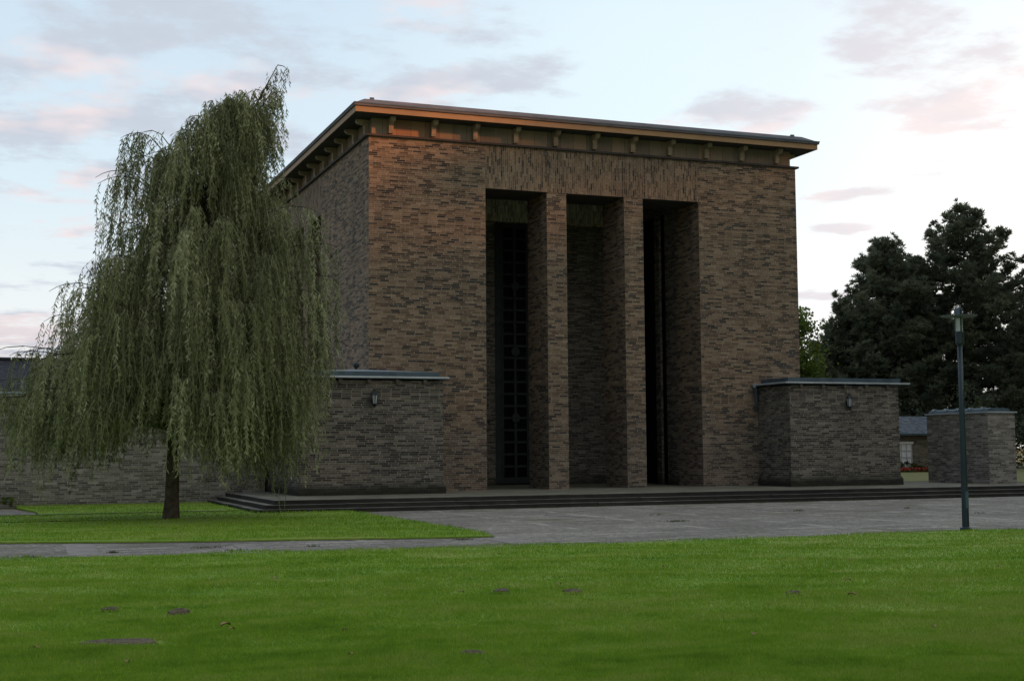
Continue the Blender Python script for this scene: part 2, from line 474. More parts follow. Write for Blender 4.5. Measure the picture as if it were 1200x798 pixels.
def paving_mat(name, a, bcol, moss, grain=60):
    m, g, b = new_mat(name)
    geo = g.node('ShaderNodeNewGeometry')
    P = geo.outputs['Position']
    px, py, pz = g.sep(P)
    n = g.noise(P, .35, 4, .6)
    st = g.noise(g.comb(g.m('MULTIPLY', px, .25), g.m('MULTIPLY', py, 1.6), 0.0), .9, 4, .6)
    v = g.node('ShaderNodeTexVoronoi'); v.inputs['Scale'].default_value = 9.0
    g.put(v.inputs['Vector'], P)
    vd = g.node('ShaderNodeTexVoronoi', feature='DISTANCE_TO_EDGE'); vd.inputs['Scale'].default_value = 9.0
    g.put(vd.inputs['Vector'], P)
    fine = g.noise(P, grain, 2, .6)
    c = g.mix(g.smooth(n, .35, .65), a, bcol)
    c = g.mix(g.m('MULTIPLY', g.smooth(st, .42, .62), .55), c, tuple(q * .62 for q in a))
    c = g.mix(g.m('MULTIPLY', g.smooth(st, .57, .66), .55), c, tuple(min(1, q * 1.6) for q in bcol))
    cr = g.sep(v.outputs['Color'])[0]
    c = g.mix(1.0, c, g.ramp(cr, [(0, (.72, .72, .72)), (1, (1.25, 1.25, 1.25))]), 'MULTIPLY')
    c = g.mix(g.m('MULTIPLY', g.m('LESS_THAN', vd.outputs[0], .06), .6), c, tuple(q * .45 for q in a))
    c = g.mix(1.0, c, g.ramp(fine, [(.3, (.8, .8, .8)), (.7, (1.2, 1.2, 1.2))]), 'MULTIPLY')
    bn = g.noise(P, .9, 4, .7)
    wob = g.m('MULTIPLY', g.m('SUBTRACT', g.noise(P, .5, 2, .5), .5), .25)
    bx = g.m('ABSOLUTE', g.m('SUBTRACT', g.m('FRACT', g.m('DIVIDE', g.m('ADD', g.m('ADD', px, 2.52), wob), 2.7)), .5))
    by = g.m('ABSOLUTE', g.m('SUBTRACT', g.m('FRACT', g.m('DIVIDE', g.m('ADD', py, 3.0), 5.4)), .5))
    band = g.m('MAXIMUM', g.m('GREATER_THAN', bx, .462), g.m('GREATER_THAN', by, .482))
    band = g.m('MULTIPLY', band, g.smooth(bn, .44, .58))
    c = g.mix(g.m('MULTIPLY', band, .7), c, tuple(min(1, q * 1.35) for q in bcol))
    stn = g.smooth(g.noise(g.vm('ADD', P, (3, 8, 0)), .6, 5, .7), .55, .68)
    c = g.mix(g.m('MULTIPLY', stn, .4), c, tuple(q * .5 for q in a))
    mo = g.smooth(g.noise(g.vm('ADD', P, (11, 5, 0)), .45, 4, .6), .56, .72)
    c = g.mix(g.m('MULTIPLY', mo, moss), c, (.13, .125, .06))
    g.put(b.inputs['Base Color'], c); b.inputs['Roughness'].default_value = .9
    bp = g.node('ShaderNodeBump'); bp.inputs['Strength'].default_value = .5; bp.inputs['Distance'].default_value = .02
    g.put(bp.inputs['Height'], g.m('ADD', g.smooth(vd.outputs[0], 0, .15), g.m('MULTIPLY', cr, .4)))
    g.put(b.inputs['Normal'], bp.outputs[0])
    return m
M['plaza'] = paving_mat('plaza_cobble', (.235, .217, .180), (.36, .335, .28), .8)
M['path'] = paving_mat('path_cobble', (.225, .208, .176), (.33, .305, .262), .6)
M['slab'] = simple('pale_slab', (.27, .25, .225), .9, 0, .25, 4)

def lawn_nodes(g, P, dry=.5):
    px, py, pz = g.sep(P)
    rx = g.m('ADD', g.m('MULTIPLY', px, math.cos(YAW)), g.m('MULTIPLY', py, -math.sin(YAW)))
    ry = g.m('ADD', g.m('MULTIPLY', px, math.sin(YAW)), g.m('MULTIPLY', py, math.cos(YAW)))
    s = g.noise(g.comb(g.m('MULTIPLY', px, .30), g.m('MULTIPLY', py, 1.25), 0.0), .9, 5, .62)
    l = g.noise(P, .17, 3, .5)
    f = g.noise(P, 2.2, 4, .65)
    t = g.m('ADD', g.m('ADD', g.m('MULTIPLY', s, .5), g.m('MULTIPLY', l, .3)), g.m('MULTIPLY', f, .55))
    return t, s, f
def lawn_mat(name, blade=False, gain=1.0):
    m, g, b = new_mat(name)
    geo = g.node('ShaderNodeNewGeometry')
    t, s, f = lawn_nodes(g, geo.outputs['Position'])
    c = g.ramp(t, [(.42, (.080, .180, .015)), (.54, (.155, .295, .024)), (.65, (.225, .375, .036)), (.80, (.31, .40, .08))])
    dry = g.smooth(g.noise(geo.outputs['Position'], .9, 5, .7), .62, .78)
    c = g.mix(g.m('MULTIPLY', dry, .35), c, (.22, .22, .07))
    if blade:
        r = geo.outputs['Random Per Island']
        c = g.mix(1.0, c, g.ramp(r, [(0, (.80, .82, .75)), (.6, (1.0, 1.0, 1.0)), (.95, (1.18, 1.14, 1.0)), (1.0, (1.7, 1.25, 1.3))]), 'MULTIPLY')
    else:
        fine = g.noise(geo.outputs['Position'], 40, 3, .7)
        c = g.mix(1.0, c, g.ramp(fine, [(.3, (.65, .68, .6)), (.7, (1.0, 1.0, .95))]), 'MULTIPLY')
    c = g.mix(1.0, c, (gain, gain, gain), 'MULTIPLY')
    g.put(b.inputs['Base Color'], c)
    b.inputs['Roughness'].default_value = .75
    b.inputs['Specular IOR Level'].default_value = .2
    if blade:
        tr = g.node('ShaderNodeBsdfTranslucent'); g.put(tr.inputs[0], c)
        mx = g.node('ShaderNodeMixShader'); mx.inputs[0].default_value = .45
        out = g.nt.nodes['Material Output']
        g.nt.links.new(b.outputs[0], mx.inputs[1]); g.nt.links.new(tr.outputs[0], mx.inputs[2]); g.nt.links.new(mx.outputs[0], out.inputs[0])
    return m
M['lawn'] = lawn_mat('lawn_turf')
M['blade'] = lawn_mat('grass_blade', True)
M['rear_lawn'] = simple('rear_lawn_turf', (.18, .18, .065), .9, 0, .25, 1.5)

def foliage_mat(name, dark, mid, light, trans=.35):
    m, g, b = new_mat(name)
    at = g.node('ShaderNodeAttribute'); at.attribute_name = 'tint'
    geo = g.node('ShaderNodeNewGeometry')
    t = g.m('ADD', g.m('MULTIPLY', at.outputs['Fac'], .75), g.m('MULTIPLY', geo.outputs['Random Per Island'], .25))
    c = g.ramp(t, [(.08, dark), (.5, mid), (.92, light)])
    g.put(b.inputs['Base Color'], c)
    b.inputs['Roughness'].default_value = .6
    b.inputs['Specular IOR Level'].default_value = .3
    tr = g.node('ShaderNodeBsdfTranslucent'); g.put(tr.inputs[0], c)
    mx = g.node('ShaderNodeMixShader'); mx.inputs[0].default_value = trans
    out = g.nt.nodes['Material Output']
    g.nt.links.new(b.outputs[0], mx.inputs[1]); g.nt.links.new(tr.outputs[0], mx.inputs[2]); g.nt.links.new(mx.outputs[0], out.inputs[0])
    return m
M['willow'] = foliage_mat('willow_leaf', (.080, .096, .042), (.235, .255, .108), (.52, .54, .33))
M['pine'] = foliage_mat('pine_needles', (.092, .118, .084), (.145, .170, .108), (.225, .235, .135), .45)
M['decid'] = foliage_mat('broad_leaf', (.07, .11, .02), (.12, .18, .03), (.20, .26, .05), .45)
M['shrub'] = foliage_mat('shrub_leaf', (.035, .055, .02), (.07, .09, .03), (.14, .15, .05), .3)

# ------------------------------------------------------------------ ground, paving and lawns
GZ = -.36
gm = MB(); S = 1500
gm.v += [(-S, -S, GZ - .03), (S, -S, GZ - .03), (S, S, GZ - .03), (-S, S, GZ - .03)]; gm.face((0, 1, 2, 3))
tag(gm.build('ground', M['rear_lawn']), kind='structure')
def sheet(name, poly, z, mat, kind='structure', skirt=.05):
    o = MB().prism(poly, z - skirt, z).build(name, mat)
    if kind: tag(o, kind=kind)
    return o
sheet('plaza', [(-12.5, -26), (75, -26), (75, -6.2), (-5.0, -6.2), (-5.0, -5), (-12.5, -5)], GZ, M['plaza'], skirt=.02)
sheet('path', [(-60, -26), (-12.5, -26), (-12.5, -25.9), (-2.6, -25.9), (-2.6, -14.5), (-12.5, -10), (-60, -6)], GZ + .004, M['path'], skirt=.02)
sheet('path', [(-40, -4.40), (-10.75, -4.40), (-10.75, -2.2), (-11.3, 1.2), (-40, 1.2)], GZ + .006, M['path'], skirt=.02)

def spline(pts, k=6, closed=False):
    out = []
    n = len(pts)
    for i in range(n - 1):
        p0 = pts[max(i - 1, 0)]; p1 = pts[i]; p2 = pts[i + 1]; p3 = pts[min(i + 2, n - 1)]
        for j in range(k):
            t = j / k
            out.append(tuple(.5 * (2 * p1[a] + (p2[a] - p0[a]) * t + (2 * p0[a] - 5 * p1[a] + 4 * p2[a] - p3[a]) * t * t + (3 * p1[a] - p0[a] - 3 * p2[a] + p3[a]) * t ** 3) for a in (0, 1)))
    out.append(tuple(pts[-1]))
    return out
LZ = GZ + .03
def ragged(pts, amp=.05, step=.16, lim=16):
    rr = random.Random(5); out = []
    for a, b in zip(pts[:-1], pts[1:]):
        L_ = math.hypot(b[0] - a[0], b[1] - a[1])
        n = int(L_ / step) if min(abs(a[0] + 4), abs(b[0] + 4)) < lim else 1
        for k in range(max(1, n)):
            t = k / max(1, n)
            out.append((a[0] + (b[0] - a[0]) * t + rr.uniform(-amp, amp), a[1] + (b[1] - a[1]) * t + rr.uniform(-amp, amp)))
    out.append(pts[-1])
    return out
FRONT_EDGE = spline([(60, -24.2), (30, -23.2), (14, -22.5), (6.76, -22.1), (3.94, -22.2), (.13, -22.25), (-3.28, -22.1), (-6.31, -21.7), (-9.19, -21.4), (-11.9, -21.0), (-20, -19.6), (-60, -12)])
FRONT = ragged(FRONT_EDGE) + [(-60, -90), (60, -90)]
sheet('lawn', FRONT, LZ, M['lawn'])
WIL_F = spline([(-60, -1), (-20, -13.6), (-11.86, -16.6), (-8.75, -17.8), (-5.54, -18.6), (-3.9, -18.98), (-2.54, -19.12)])
WILLOW_LAWN = ragged(WIL_F + [(-2.40, -18.6), (-2.27, -13.9), (-2.24, -6.45)]) + [(-5.0, -6.45), (-5.05, -4.62), (-60, -4.62)]
sheet('lawn', WILLOW_LAWN, LZ + .01, M['lawn'])
def soil_edge(pts, z, w=.07):
    mb = MB(); n = len(pts)
    rr = random.Random(9)
    for i, (x, y) in enumerate(pts):
        a = pts[max(i - 1, 0)]; b = pts[min(i + 1, n - 1)]
        t = Vector((b[0] - a[0], b[1] - a[1])).normalized(); k = w * rr.uniform(.3, 1.6)
        mb.v += [(x + t.y * .03, y - t.x * .03, z), (x - t.y * k, y + t.x * k, z)]
    for i in range(n - 1): mb.face((2 * i, 2 * i + 1, 2 * i + 3, 2 * i + 2))
    tag(mb.build('soil_edge', M['soil']), kind='structure')
soil_edge(ragged(FRONT_EDGE, .02)[::-1], GZ + .012)
soil_edge(ragged(WIL_F + [(-2.40, -18.6), (-2.27, -13.9), (-2.24, -6.45)], .02)[::-1], GZ + .013)
REAR_LEFT = [(-10.72, -4.42), (-5.0, -4.42), (-5.0, 2.95), (-11.2, 2.95), (-11.2, 1.2), (-10.72, -2.2)]
sheet('lawn', REAR_LEFT, LZ + .02, M['lawn'])
kb = MB()
for i in range(20):
    x = -25 + i * 1.0
    if x > -5.9: break
    kb.box(x, -4.615, GZ - .1, x + .99, -4.43, LZ + .03)
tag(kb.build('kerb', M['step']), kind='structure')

# raised garden and terrace
TX0, TY0 = -4.35, -5.79
tp = [(TX0 + .4, TY0 + .4), (80, TY0 + .4), (80, 130), (22, 130), (22, 30), (-2.9, 30), (-2.9, 2.9), (TX0 + .4, 2.9)]
sheet('terrace', tp, -.003, M['terrace'], skirt=.5)
rl = [(20.6, 1.2), (80, 1.2), (80, 125), (22.5, 125), (22.5, 31), (20.6, 31)]
sheet('lawn', rl, .012, M['rear_lawn'], skirt=.01)
rl2 = [(25.6, -3.4), (80, -3.4), (80, 1.19), (25.6, 1.19)]
sheet('lawn', rl2, .012, M['rear_lawn'], skirt=.01)

steps = thing('stone_steps', (8, TY0 - .6, GZ), 'three long dark weathered stone steps running along the front of the terrace', 'steps')
def course(z0, z1, y0, y1, x0, x1, side_y1, rs):
    rr = random.Random(rs)
    mb = MB()
    x = x0
    while x < x1:
        L = rr.uniform(1.3, 2.4)
        j = rr.uniform(-.008, .008); k = rr.uniform(-.006, .004)
        mb.box(x + .004, y0 + j, z0, min(x + L, x1) - .004, y1, z1 + k)
        x += L
    y = y1 + .004
    while y < side_y1:
        L = rr.uniform(1.1, 1.9)
        mb.box(x0 + .004 + rr.uniform(-.006, .006), y, z0, x0 + (y1 - y0), min(y + L, side_y1) - .006, z1 + rr.uniform(-.006, .004))
        y += L
    return mb
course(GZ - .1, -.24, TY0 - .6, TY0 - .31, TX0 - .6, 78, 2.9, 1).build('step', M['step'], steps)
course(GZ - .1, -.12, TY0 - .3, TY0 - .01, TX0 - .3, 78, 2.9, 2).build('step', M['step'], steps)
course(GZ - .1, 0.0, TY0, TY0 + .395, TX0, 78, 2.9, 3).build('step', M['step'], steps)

# pale slabs and worn strips set in the paving
SLABS = [((-10.7, -17.35), (-10.15, -17.6), (-10.3, -20.55), (-10.8, -20.5)), ((-7.75, -18.9), (-7.35, -18.95), (-7.55, -21.6), (-7.9, -21.5)),
         ((-2.9, -19.6), (-2.2, -19.5), (-2.55, -22.3), (-2.9, -22.25)), ((8.35, -9.0), (8.6, -9.0), (8.85, -11.9), (8.6, -11.9)), ((1.95, -11.0), (2.2, -11.0), (2.75, -13.1), (2.5, -13.1))]
for i, P in enumerate(SLABS):
    o = MB().prism([P[3], P[2], P[1], P[0]], GZ - .02, GZ + .010 + .001 * i).build('paving_slab', M['slab'])
    tag(o, kind='structure')

# ------------------------------------------------------------------ memorial hall
W, H, L, T, DEP = 17.21, 12.30, 10.73, 1.9, 23.0
P1, P2, P3, P4, P5, P6 = 4.29, 6.656, 7.43, 9.76, 10.54, 12.89
hall = thing('memorial_hall', (W / 2, 0, 0), 'tall flat-roofed dark brick hall with three high portal openings between two slim pillars', 'building')
PY = 6.5
MB().box(0, 0, -.3, P1, T, H).build('front_wall', M['brick'], hall)
MB().box(P6, 0, -.3, W, T, H).build('front_wall', M['brick'], hall)
for a, b_ in ((P2, P3), (P4, P5)):
    MB().box(a, .003, -.3, b_, T, L - .001).build('pillar', M['brick'], hall)
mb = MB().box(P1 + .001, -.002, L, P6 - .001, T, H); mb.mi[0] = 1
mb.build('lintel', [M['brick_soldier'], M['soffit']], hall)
# left flank with three tall windows
WY = [7.25, 9.6, 10.4, 12.7, 13.5, 15.8]
mb = MB()
mb.box(0, T, -.3, 1.0, WY[0], H - .002); mb.box(0, WY[1], -.3, 1.0, WY[2], L); mb.box(0, WY[3], -.3, 1.0, WY[4], L); mb.box(0, WY[5], -.3, 1.0, DEP, H - .002)
for a in (0, 2, 4): mb.box(0, WY[a], -.3, 1.0, WY[a + 1], 4.2)
mb.build('side_wall', M['brick'], hall)
MB().box(-.002, WY[0] + .001, L, 1.0, WY[5] - .001, H - .002).build('lintel', M['brick_soldier'], hall)
for a in (0, 2, 4):
    w = MB()
    y0, y1 = WY[a], WY[a + 1]
    for k in range(4):
        yy = y0 + (y1 - y0 - .06) * k / 3
        w.box(.80, yy, 4.2, .86, yy + .06, L)
    for k in range(1, 12):
        w.box(.805, y0, 4.2 + k * .54, .855, y1, 4.24 + k * .54)
    fr = w.build('window', M['door'], hall)
    MB().box(.87, y0, 4.2, .90, y1, L).build('pane', M['door_glass'], fr)
MB().box(W - 1.0, T, -.3, W, DEP, H - .002).build('side_wall', M['brick'], hall)
MB().box(0.001, DEP, -.3, W - .001, DEP + .8, H - .002).build('rear_wall', M['brick'], hall)
# portico behind the pillars
DX0, DX1 = 7.02, 10.19
mb = MB()
mb.box(P1 - .6, PY, -.3, DX0, PY + .6, L); mb.box(DX1, PY, -.3, P6 + .6, PY + .6, L)
mb.build('portico_wall', M['brick_annex'], hall)
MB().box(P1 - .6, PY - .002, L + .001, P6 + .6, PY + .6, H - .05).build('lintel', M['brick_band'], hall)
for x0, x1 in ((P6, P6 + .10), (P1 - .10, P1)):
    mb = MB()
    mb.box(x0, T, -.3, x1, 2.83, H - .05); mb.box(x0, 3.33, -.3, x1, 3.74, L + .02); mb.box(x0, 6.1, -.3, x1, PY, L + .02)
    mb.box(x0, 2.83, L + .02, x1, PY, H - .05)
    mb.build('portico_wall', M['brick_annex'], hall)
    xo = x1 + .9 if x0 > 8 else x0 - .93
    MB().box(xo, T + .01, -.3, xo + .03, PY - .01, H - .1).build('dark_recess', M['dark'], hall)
MB().box(1.0, T, H - .05, W - 1.0, DEP, H - .01).build('ceiling', M['plaster'], hall)
MB().box(P1 - .5, T, -.3, P6 + .5, PY, -.002).build('portico_floor', M['terrace'], hall)
# the double door
door = MB()
def leaf(x0):
    mb = MB()
    cols = [(x0 + .42, x0 + .87), (x0 + .98, x0 + 1.41)]
    z0, zt = .06, L - .03
    mb.box(x0 + .02, PY + .14, z0, cols[0][0], PY + .22, zt); mb.box(cols[0][1], PY + .14, z0, cols[1][0], PY + .22, zt); mb.box(cols[1][1], PY + .14, z0, x0 + 1.56, PY + .22, zt)
    rows = [.30 + .49 * k for k in range(21)]
    for c0, c1 in cols:
        mb.box(c0, PY + .142, z0, c1, PY + .218, rows[0])
        for r in rows[1:]: mb.box(c0, PY + .142, r - .085, c1, PY + .218, r)
        mb.box(c0, PY + .142, rows[-1] + .40, c1, PY + .218, zt)
    # raised moulding round the panes
    for xa, xb in ((x0 + .33, x0 + .38), (x0 + 1.455, x0 + 1.49)): mb.box(xa, PY + .11, .2, xb, PY + .139, zt - .1)
    mb.box(x0 + .38, PY + .11, .2, x0 + 1.455, PY + .139, .25)
    return mb
for x0 in (DX0 + .01, DX0 + 1.59):
    d_ = leaf(x0).build('door', M['door'], hall)
    MB().box(x0 + .05, PY + .23, .07, x0 + 1.54, PY + .24, L - .04).build('pane', M['door_glass'], d_)
    for z in (2.7, 5.4, 8.1):
        ds = MB()
        ring = [[(x0 + .925 + r * math.cos(t), PY + yy, z + r * math.sin(t)) for t in np.linspace(0, 2 * math.pi, 17)[:-1]] for r, yy in ((.19, .14), (.19, .10), (.15, .085), (.05, .08))]
        ds.loft(ring).build('medallion', M['door'], d_)
mb = MB()
mb.box(DX0 - .0, PY + .02, -.1, DX0 + .0095, PY + .5, L); mb.box(DX1 - .0095, PY + .02, -.1, DX1, PY + .5, L)
mb.box(DX0 + .01, PY + .30, -.1, DX1 - .01, PY + .5, L)
mb.build('door_frame', M['dark'], hall)
# head of the wall: ledge, frieze, brackets, eaves
MB().box(-.11, -.11, H, W + .11, DEP + .9, H + .07).build('ledge', M['ledge'], hall)
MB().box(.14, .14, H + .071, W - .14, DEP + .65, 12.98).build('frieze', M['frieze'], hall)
def bracket():
    prof = [(.0, -.0), (-.14, 0), (-.17, .10), (-.17, .33), (-.40, .38), (-.46, .44), (-.46, .52), (0, .52)]   # (outward, up)
    mb = MB()
    mb.extrude(prof[::-1], 'x', -.085, .085)
    return mb.mesh('bracket', M['bracket'])
bme = bracket()
bmod = []
for k in range(11):
    o = link('bracket', bme, hall, Vector((.8 + 1.56 * k, .139, 12.455)) - hall.location)
for sgn, xx in ((-1, .139), (1, W - .139)):
    for k in range(15):
        o = link('bracket', bme, hall, Vector((xx, .57 + 1.56 * k, 12.455)) - hall.location)
        o.rotation_euler = (0, 0, R(-90) if sgn < 0 else R(90))
OV = .63
def rect(o): return [(-o, -o), (W + o, -o), (W + o, DEP + .8 + o), (-o, DEP + .8 + o)]
def ringz(o, z): return [(x, y, z) for x, y in rect(o)]
MB().prism(rect(OV - .03), 12.981, 13.05).build('soffit', M['soffit'], hall)
# the fascia board is a hollow ring standing in front of the soffit
mb = MB()
o_, i_ = rect(OV), rect(OV - .029)
for k in range(4):
    a, b_ = o_[k], o_[(k + 1) % 4]; c, d2 = i_[(k + 1) % 4], i_[k]
    mb.prism([a, b_, c, d2], 12.975, 13.165)
mb.build('fascia', M['fascia'], hall)
rf = MB()
rf.loft([ringz(OV - .02, 13.167), ringz(OV + .055, 13.18), ringz(OV + .06, 13.285), ringz(OV - .02, 13.30), ringz(.24, 13.52), ringz(.20, 13.54), ringz(-4.0, 13.85)])
roof = rf.build('roof', M['roof_lead'], hall)
mb = MB()
for k in range(4):
    o2, i2 = rect(OV + .075), rect(OV + .061)
    a, b_ = o2[k], o2[(k + 1) % 4]; c, d2 = i2[(k + 1) % 4], i2[k]
    mb.prism([a, b_, c, d2], 13.255, 13.292)
mb.build('drip_edge', M['zinc_dark'], roof)
for (x, y) in ((.02, -.12), (W - .2, -.1), (W + .12, .25), (-.1, .5)):
    MB().box(x, y, 13.5, x + .14, y + .1, 13.63).build('roof_clamp', M['zinc_dark'], roof)

# ------------------------------------------------------------------ the two annexes
AH = 3.70
def off_poly(p, d):
    n = len(p); out = []
    for i in range(n):
        a = Vector(p[i - 1]); b = Vector(p[i]); c = Vector(p[(i + 1) % n])
        n1 = Vector(((b - a).y, -(b - a).x)).normalized(); n2 = Vector(((c - b).y, -(c - b).x)).normalized()
        k = d / (1 + n1.dot(n2))
        out.append(tuple(b + (n1 + n2) * k))
    return out
def annex(label, poly, roof_poly, rafters, apex, base):
    t = thing('brick_annex', base, label, 'annex')
    MB().prism(poly, .33, AH).build('wall', M['brick_annex'], t)
    pl = MB()
    o1 = off_poly(poly, .07); o2 = off_poly(poly, .012)
    pl.loft([[(x, y, -.05) for x, y in o1], [(x, y, .22) for x, y in o1], [(x, y, .335) for x, y in o2]])
    pl.build('plinth', M['brick_plinth'], t)
    r = MB()
    ins = off_poly(roof_poly, -.24)
    r.loft([[(x, y, AH + .05) for x, y in roof_poly], [(x, y, AH + .125) for x, y in roof_poly], [(x, y, AH + .126) for x, y in ins], [(x, y, AH + .29) for x, y in ins]])
    ro = r.build('roof', M['zinc_dark'], t)
    e = MB()
    o2 = off_poly(roof_poly, .014); o1 = off_poly(roof_poly, .001)
    n = len(o1)
    for k in range(n):
        e.prism([o2[k], o2[(k + 1) % n], o1[(k + 1) % n], o1[k]], AH + .075, AH + .128)
    e.build('drip_edge', M['zinc_edge'], ro)
    tp_ = MB()
    i2 = off_poly(roof_poly, -.3)
    b0 = len(tp_.v)
    tp_.v += [(x, y, AH + .293) for x, y in i2] + [apex]
    for k in range(n): tp_.face((b0 + k, b0 + (k + 1) % n, b0 + n))
    hp = tp_.build('roof_hip', M['zinc'], ro)
    mb = MB()
    for x, y, ax in rafters:
        if ax == 'x': mb = MB().box(x - .06, y - .13, AH - .09, x + .06, y - .003, AH + .03)
        else: mb = MB().box(x - .13, y - .06, AH - .09, x - .003, y + .06, AH + .03)
        mb.build('rafter_end', M['wood'], t)
    return t, ro
AY = -2.21
pl_ = [(-2.82, AY), (1.96, AY), (1.96, -.004), (-.004, -.004), (-.004, 4.5), (-2.82, 4.5)]
rl_ = [(-3.0, AY - .17), (2.10, AY - .17), (2.10, -.006), (-.006, -.006), (-.006, 4.6), (-3.0, 4.6)]
an_l, ro_l = annex('low brick annex before the left corner of hall, next to the willow', pl_, rl_, [(-2.5 + .95 * k, AY, 'x') for k in range(5)], (-.72, -1.1, AH + .42), (-.4, AY, 0))
MB().lathe((-.72, -1.1, AH + .40), [(.02, 0), (.05, .05), (.10, .10), (.11, .17), (.07, .23), (.01, .25)], 12).build('roof_vent', M['iron'], an_l, smooth=True)
pr_ = [(15.305, AY), (20.10, AY), (20.10, 4.5), (W + .004, 4.5), (W + .004, -.004), (15.305, -.004)]
rr_ = [(15.06, AY - .17), (20.50, AY - .17), (20.50, 4.6), (W + .006, 4.6), (W + .006, -.006), (15.06, -.006)]
an_r, ro_r = annex('low brick annex before the right corner of hall, beside the gap to the garden', pr_, rr_, [(15.75 + .95 * k, AY, 'x') for k in range(5)] + [(15.305, -.9, 'y')], (18.6, 1.0, AH + .40), (17.7, AY, 0))
dp = MB()
dp.tube([(15.13, -.16, AH + .06), (15.15, -.13, AH - .15), (15.17, -.10, AH - .45), (15.17, -.085, AH - .9)], [.08, .07, .05, .045], 10)
dp.build('downpipe', M['zinc_dark'], an_r, smooth=True)
MB().lathe((15.05, -.2, AH - .02), [(.03, 0), (.07, .02), (.08, .12), (.05, .13)], 12).build('rain_head', M['zinc'], an_r)

# wall lanterns
def lantern(loc, label):
    t = thing('wall_lantern', loc, label, 'lantern', 'lanterns on the annex fronts')
    z = Vector((0, 0, 0))
    cy = -.19
    hexr = lambda r, zz: [(r * math.cos(R(60 * i + 30)), cy + r * math.sin(R(60 * i + 30)), zz) for i in range(6)]
    MB().loft([hexr(.135, .40), hexr(.128, .42), hexr(.07, .50), hexr(.03, .53), hexr(.034, .56), hexr(.008, .60)]).build('cap', M['iron'], t, z)
    MB().loft([hexr(.066, .115), hexr(.105, .397)]).build('glass', M['frosted'], t, z)
    fr = MB()
    for i in range(6):
        a = R(60 * i + 30)
        fr.tube([(.07 * math.cos(a), cy + .07 * math.sin(a), .11), (.112 * math.cos(a), cy + .112 * math.sin(a), .40)], .011, 6)
    fr.build('cage', M['iron'], t, z)
    MB().loft([hexr(.012, -.02), hexr(.03, .01), hexr(.045, .05), hexr(.085, .09), hexr(.08, .113)]).build('base', M['iron'], t, z)
    br = MB()
    br.tube([(0, -.002, .2), (0, -.03, .06), (0, -.09, .0), (0, cy, .03)], .013, 6)
    br.box(-.045, -.015, .12, .045, 0.0, .32)
    br.build('arm', M['iron'], t, z)
    return t
lantern((-.445, AY, 2.82), 'small black wall lantern on the front of the annex beside the willow')
lantern((17.775, AY, 2.82), 'small black wall lantern on the front of the annex at right of hall')

# ------------------------------------------------------------------ left wing, garden wall, house
wing = thing('side_wing', (-20, 3, GZ), 'long low brick wing with dark slate roof behind the willow', 'building')
MB().box(-45, 3.0, GZ - .1, -2.95, 9.0, 3.30).build('wall', M['brick_garden'], wing)
mb = MB()
mb.extrude([(2.62, 3.34), (6.0, 4.72), (9.38, 3.34), (9.38, 3.28), (2.62, 3.28)][::-1], 'x', -45.3, -2.9)
wr = mb.build('roof', M['slate'], wing)
g_ = MB()
ang = np.linspace(math.pi, 2 * math.pi, 9)
prof = [(2.55 + .075 * math.cos(a), 3.36 + .075 * math.sin(a)) for a in ang]
g_.extrude(prof, 'x', -45.2, -2.92)
g_.build('gutter', M['zinc_edge'], wr)
MB().box(-45.2, 2.60, 3.38, -2.93, 2.72, 3.44).build('eaves_strip', M['zinc'], wr)
g_ = MB()
for k in range(86): g_.box(-45.2 + .49 * k, 5.88, 4.70, -45.2 + .49 * k + .47, 6.12, 4.79)
g_.build('ridge_tiles', M['slate'], wr)

gw = thing('garden_wall', (24, -1.6, 0), 'freestanding thick brick wall with blue grey zinc coping behind the lamp post', 'wall')
MB().box(23.32, -3.31, -.05, 24.60, .3, 2.68).build('wall', M['brick_garden'], gw)
MB().box(23.26, -3.38, 2.682, 24.67, .36, 2.735).build('coping', M['zinc_edge'], gw)
cp = MB(); cp.extrude([(23.36, 2.737), (23.42, 2.84), (23.66, 2.88), (24.42, 2.86), (24.5, 2.737)][::-1], 'y', -3.2, .25)
co = cp.build('coping_top', M['zinc_dark'], gw)
for k in range(5):
    y = -2.95 + k * .72
    MB().extrude([(23.36, 2.80), (23.37, 2.88), (23.43, 2.905), (23.56, 2.91), (23.58, 2.872), (23.42, 2.848), (23.40, 2.80)][::-1], 'y', y, y + .11).build('clip', M['zinc'], co)

HY = 20.0
hs = thing('garden_house', (38, HY, 0), 'low pale brick garden house with grey slate roof seen through the gap', 'house')
WX0, WX1 = 36.1, 37.52
mb = MB()
mb.box(33, HY, -.1, WX0, HY + 5, 2.12); mb.box(WX1, HY, -.1, 42, HY + 5, 2.12)
mb.box(WX0, HY, 1.6, WX1, HY + 5, 2.12); mb.box(WX0, HY + .5, -.1, WX1, HY + 5, 1.6)
mb.build('wall', M['brick_house'], hs)
mb = MB(); mb.extrude([(HY - .3, 2.10), (HY - .3, 2.16), (HY + 2.5, 3.25), (HY + 5.3, 2.1)][::-1], 'x', 32.7, 42.3)
mb.build('roof', M['slate_light'], hs)
MB().box(32.6, HY - .4, 2.09, 42.4, HY - .302, 2.2).build('gutter', M['zinc_dark'], hs)
w = MB()
xs = np.linspace(WX0, WX1, 5)
for x in xs: w.box(x - .022, HY - .012, .06, x + .03, HY + .05, 1.6)
for z in np.linspace(.06, 1.6, 5): w.box(WX0, HY - .010, z - .022, WX1, HY + .048, z + .022)
wo = w.build('window', M['zinc_edge'], hs)
MB().box(WX0, HY + .03, .0, WX1, HY + .045, 1.6).build('pane', M['white'], wo)
MB().box(WX0 - .12, HY - .04, 1.6, WX1 + .12, HY - .003, 1.72).build('window_head', M['white'], hs)

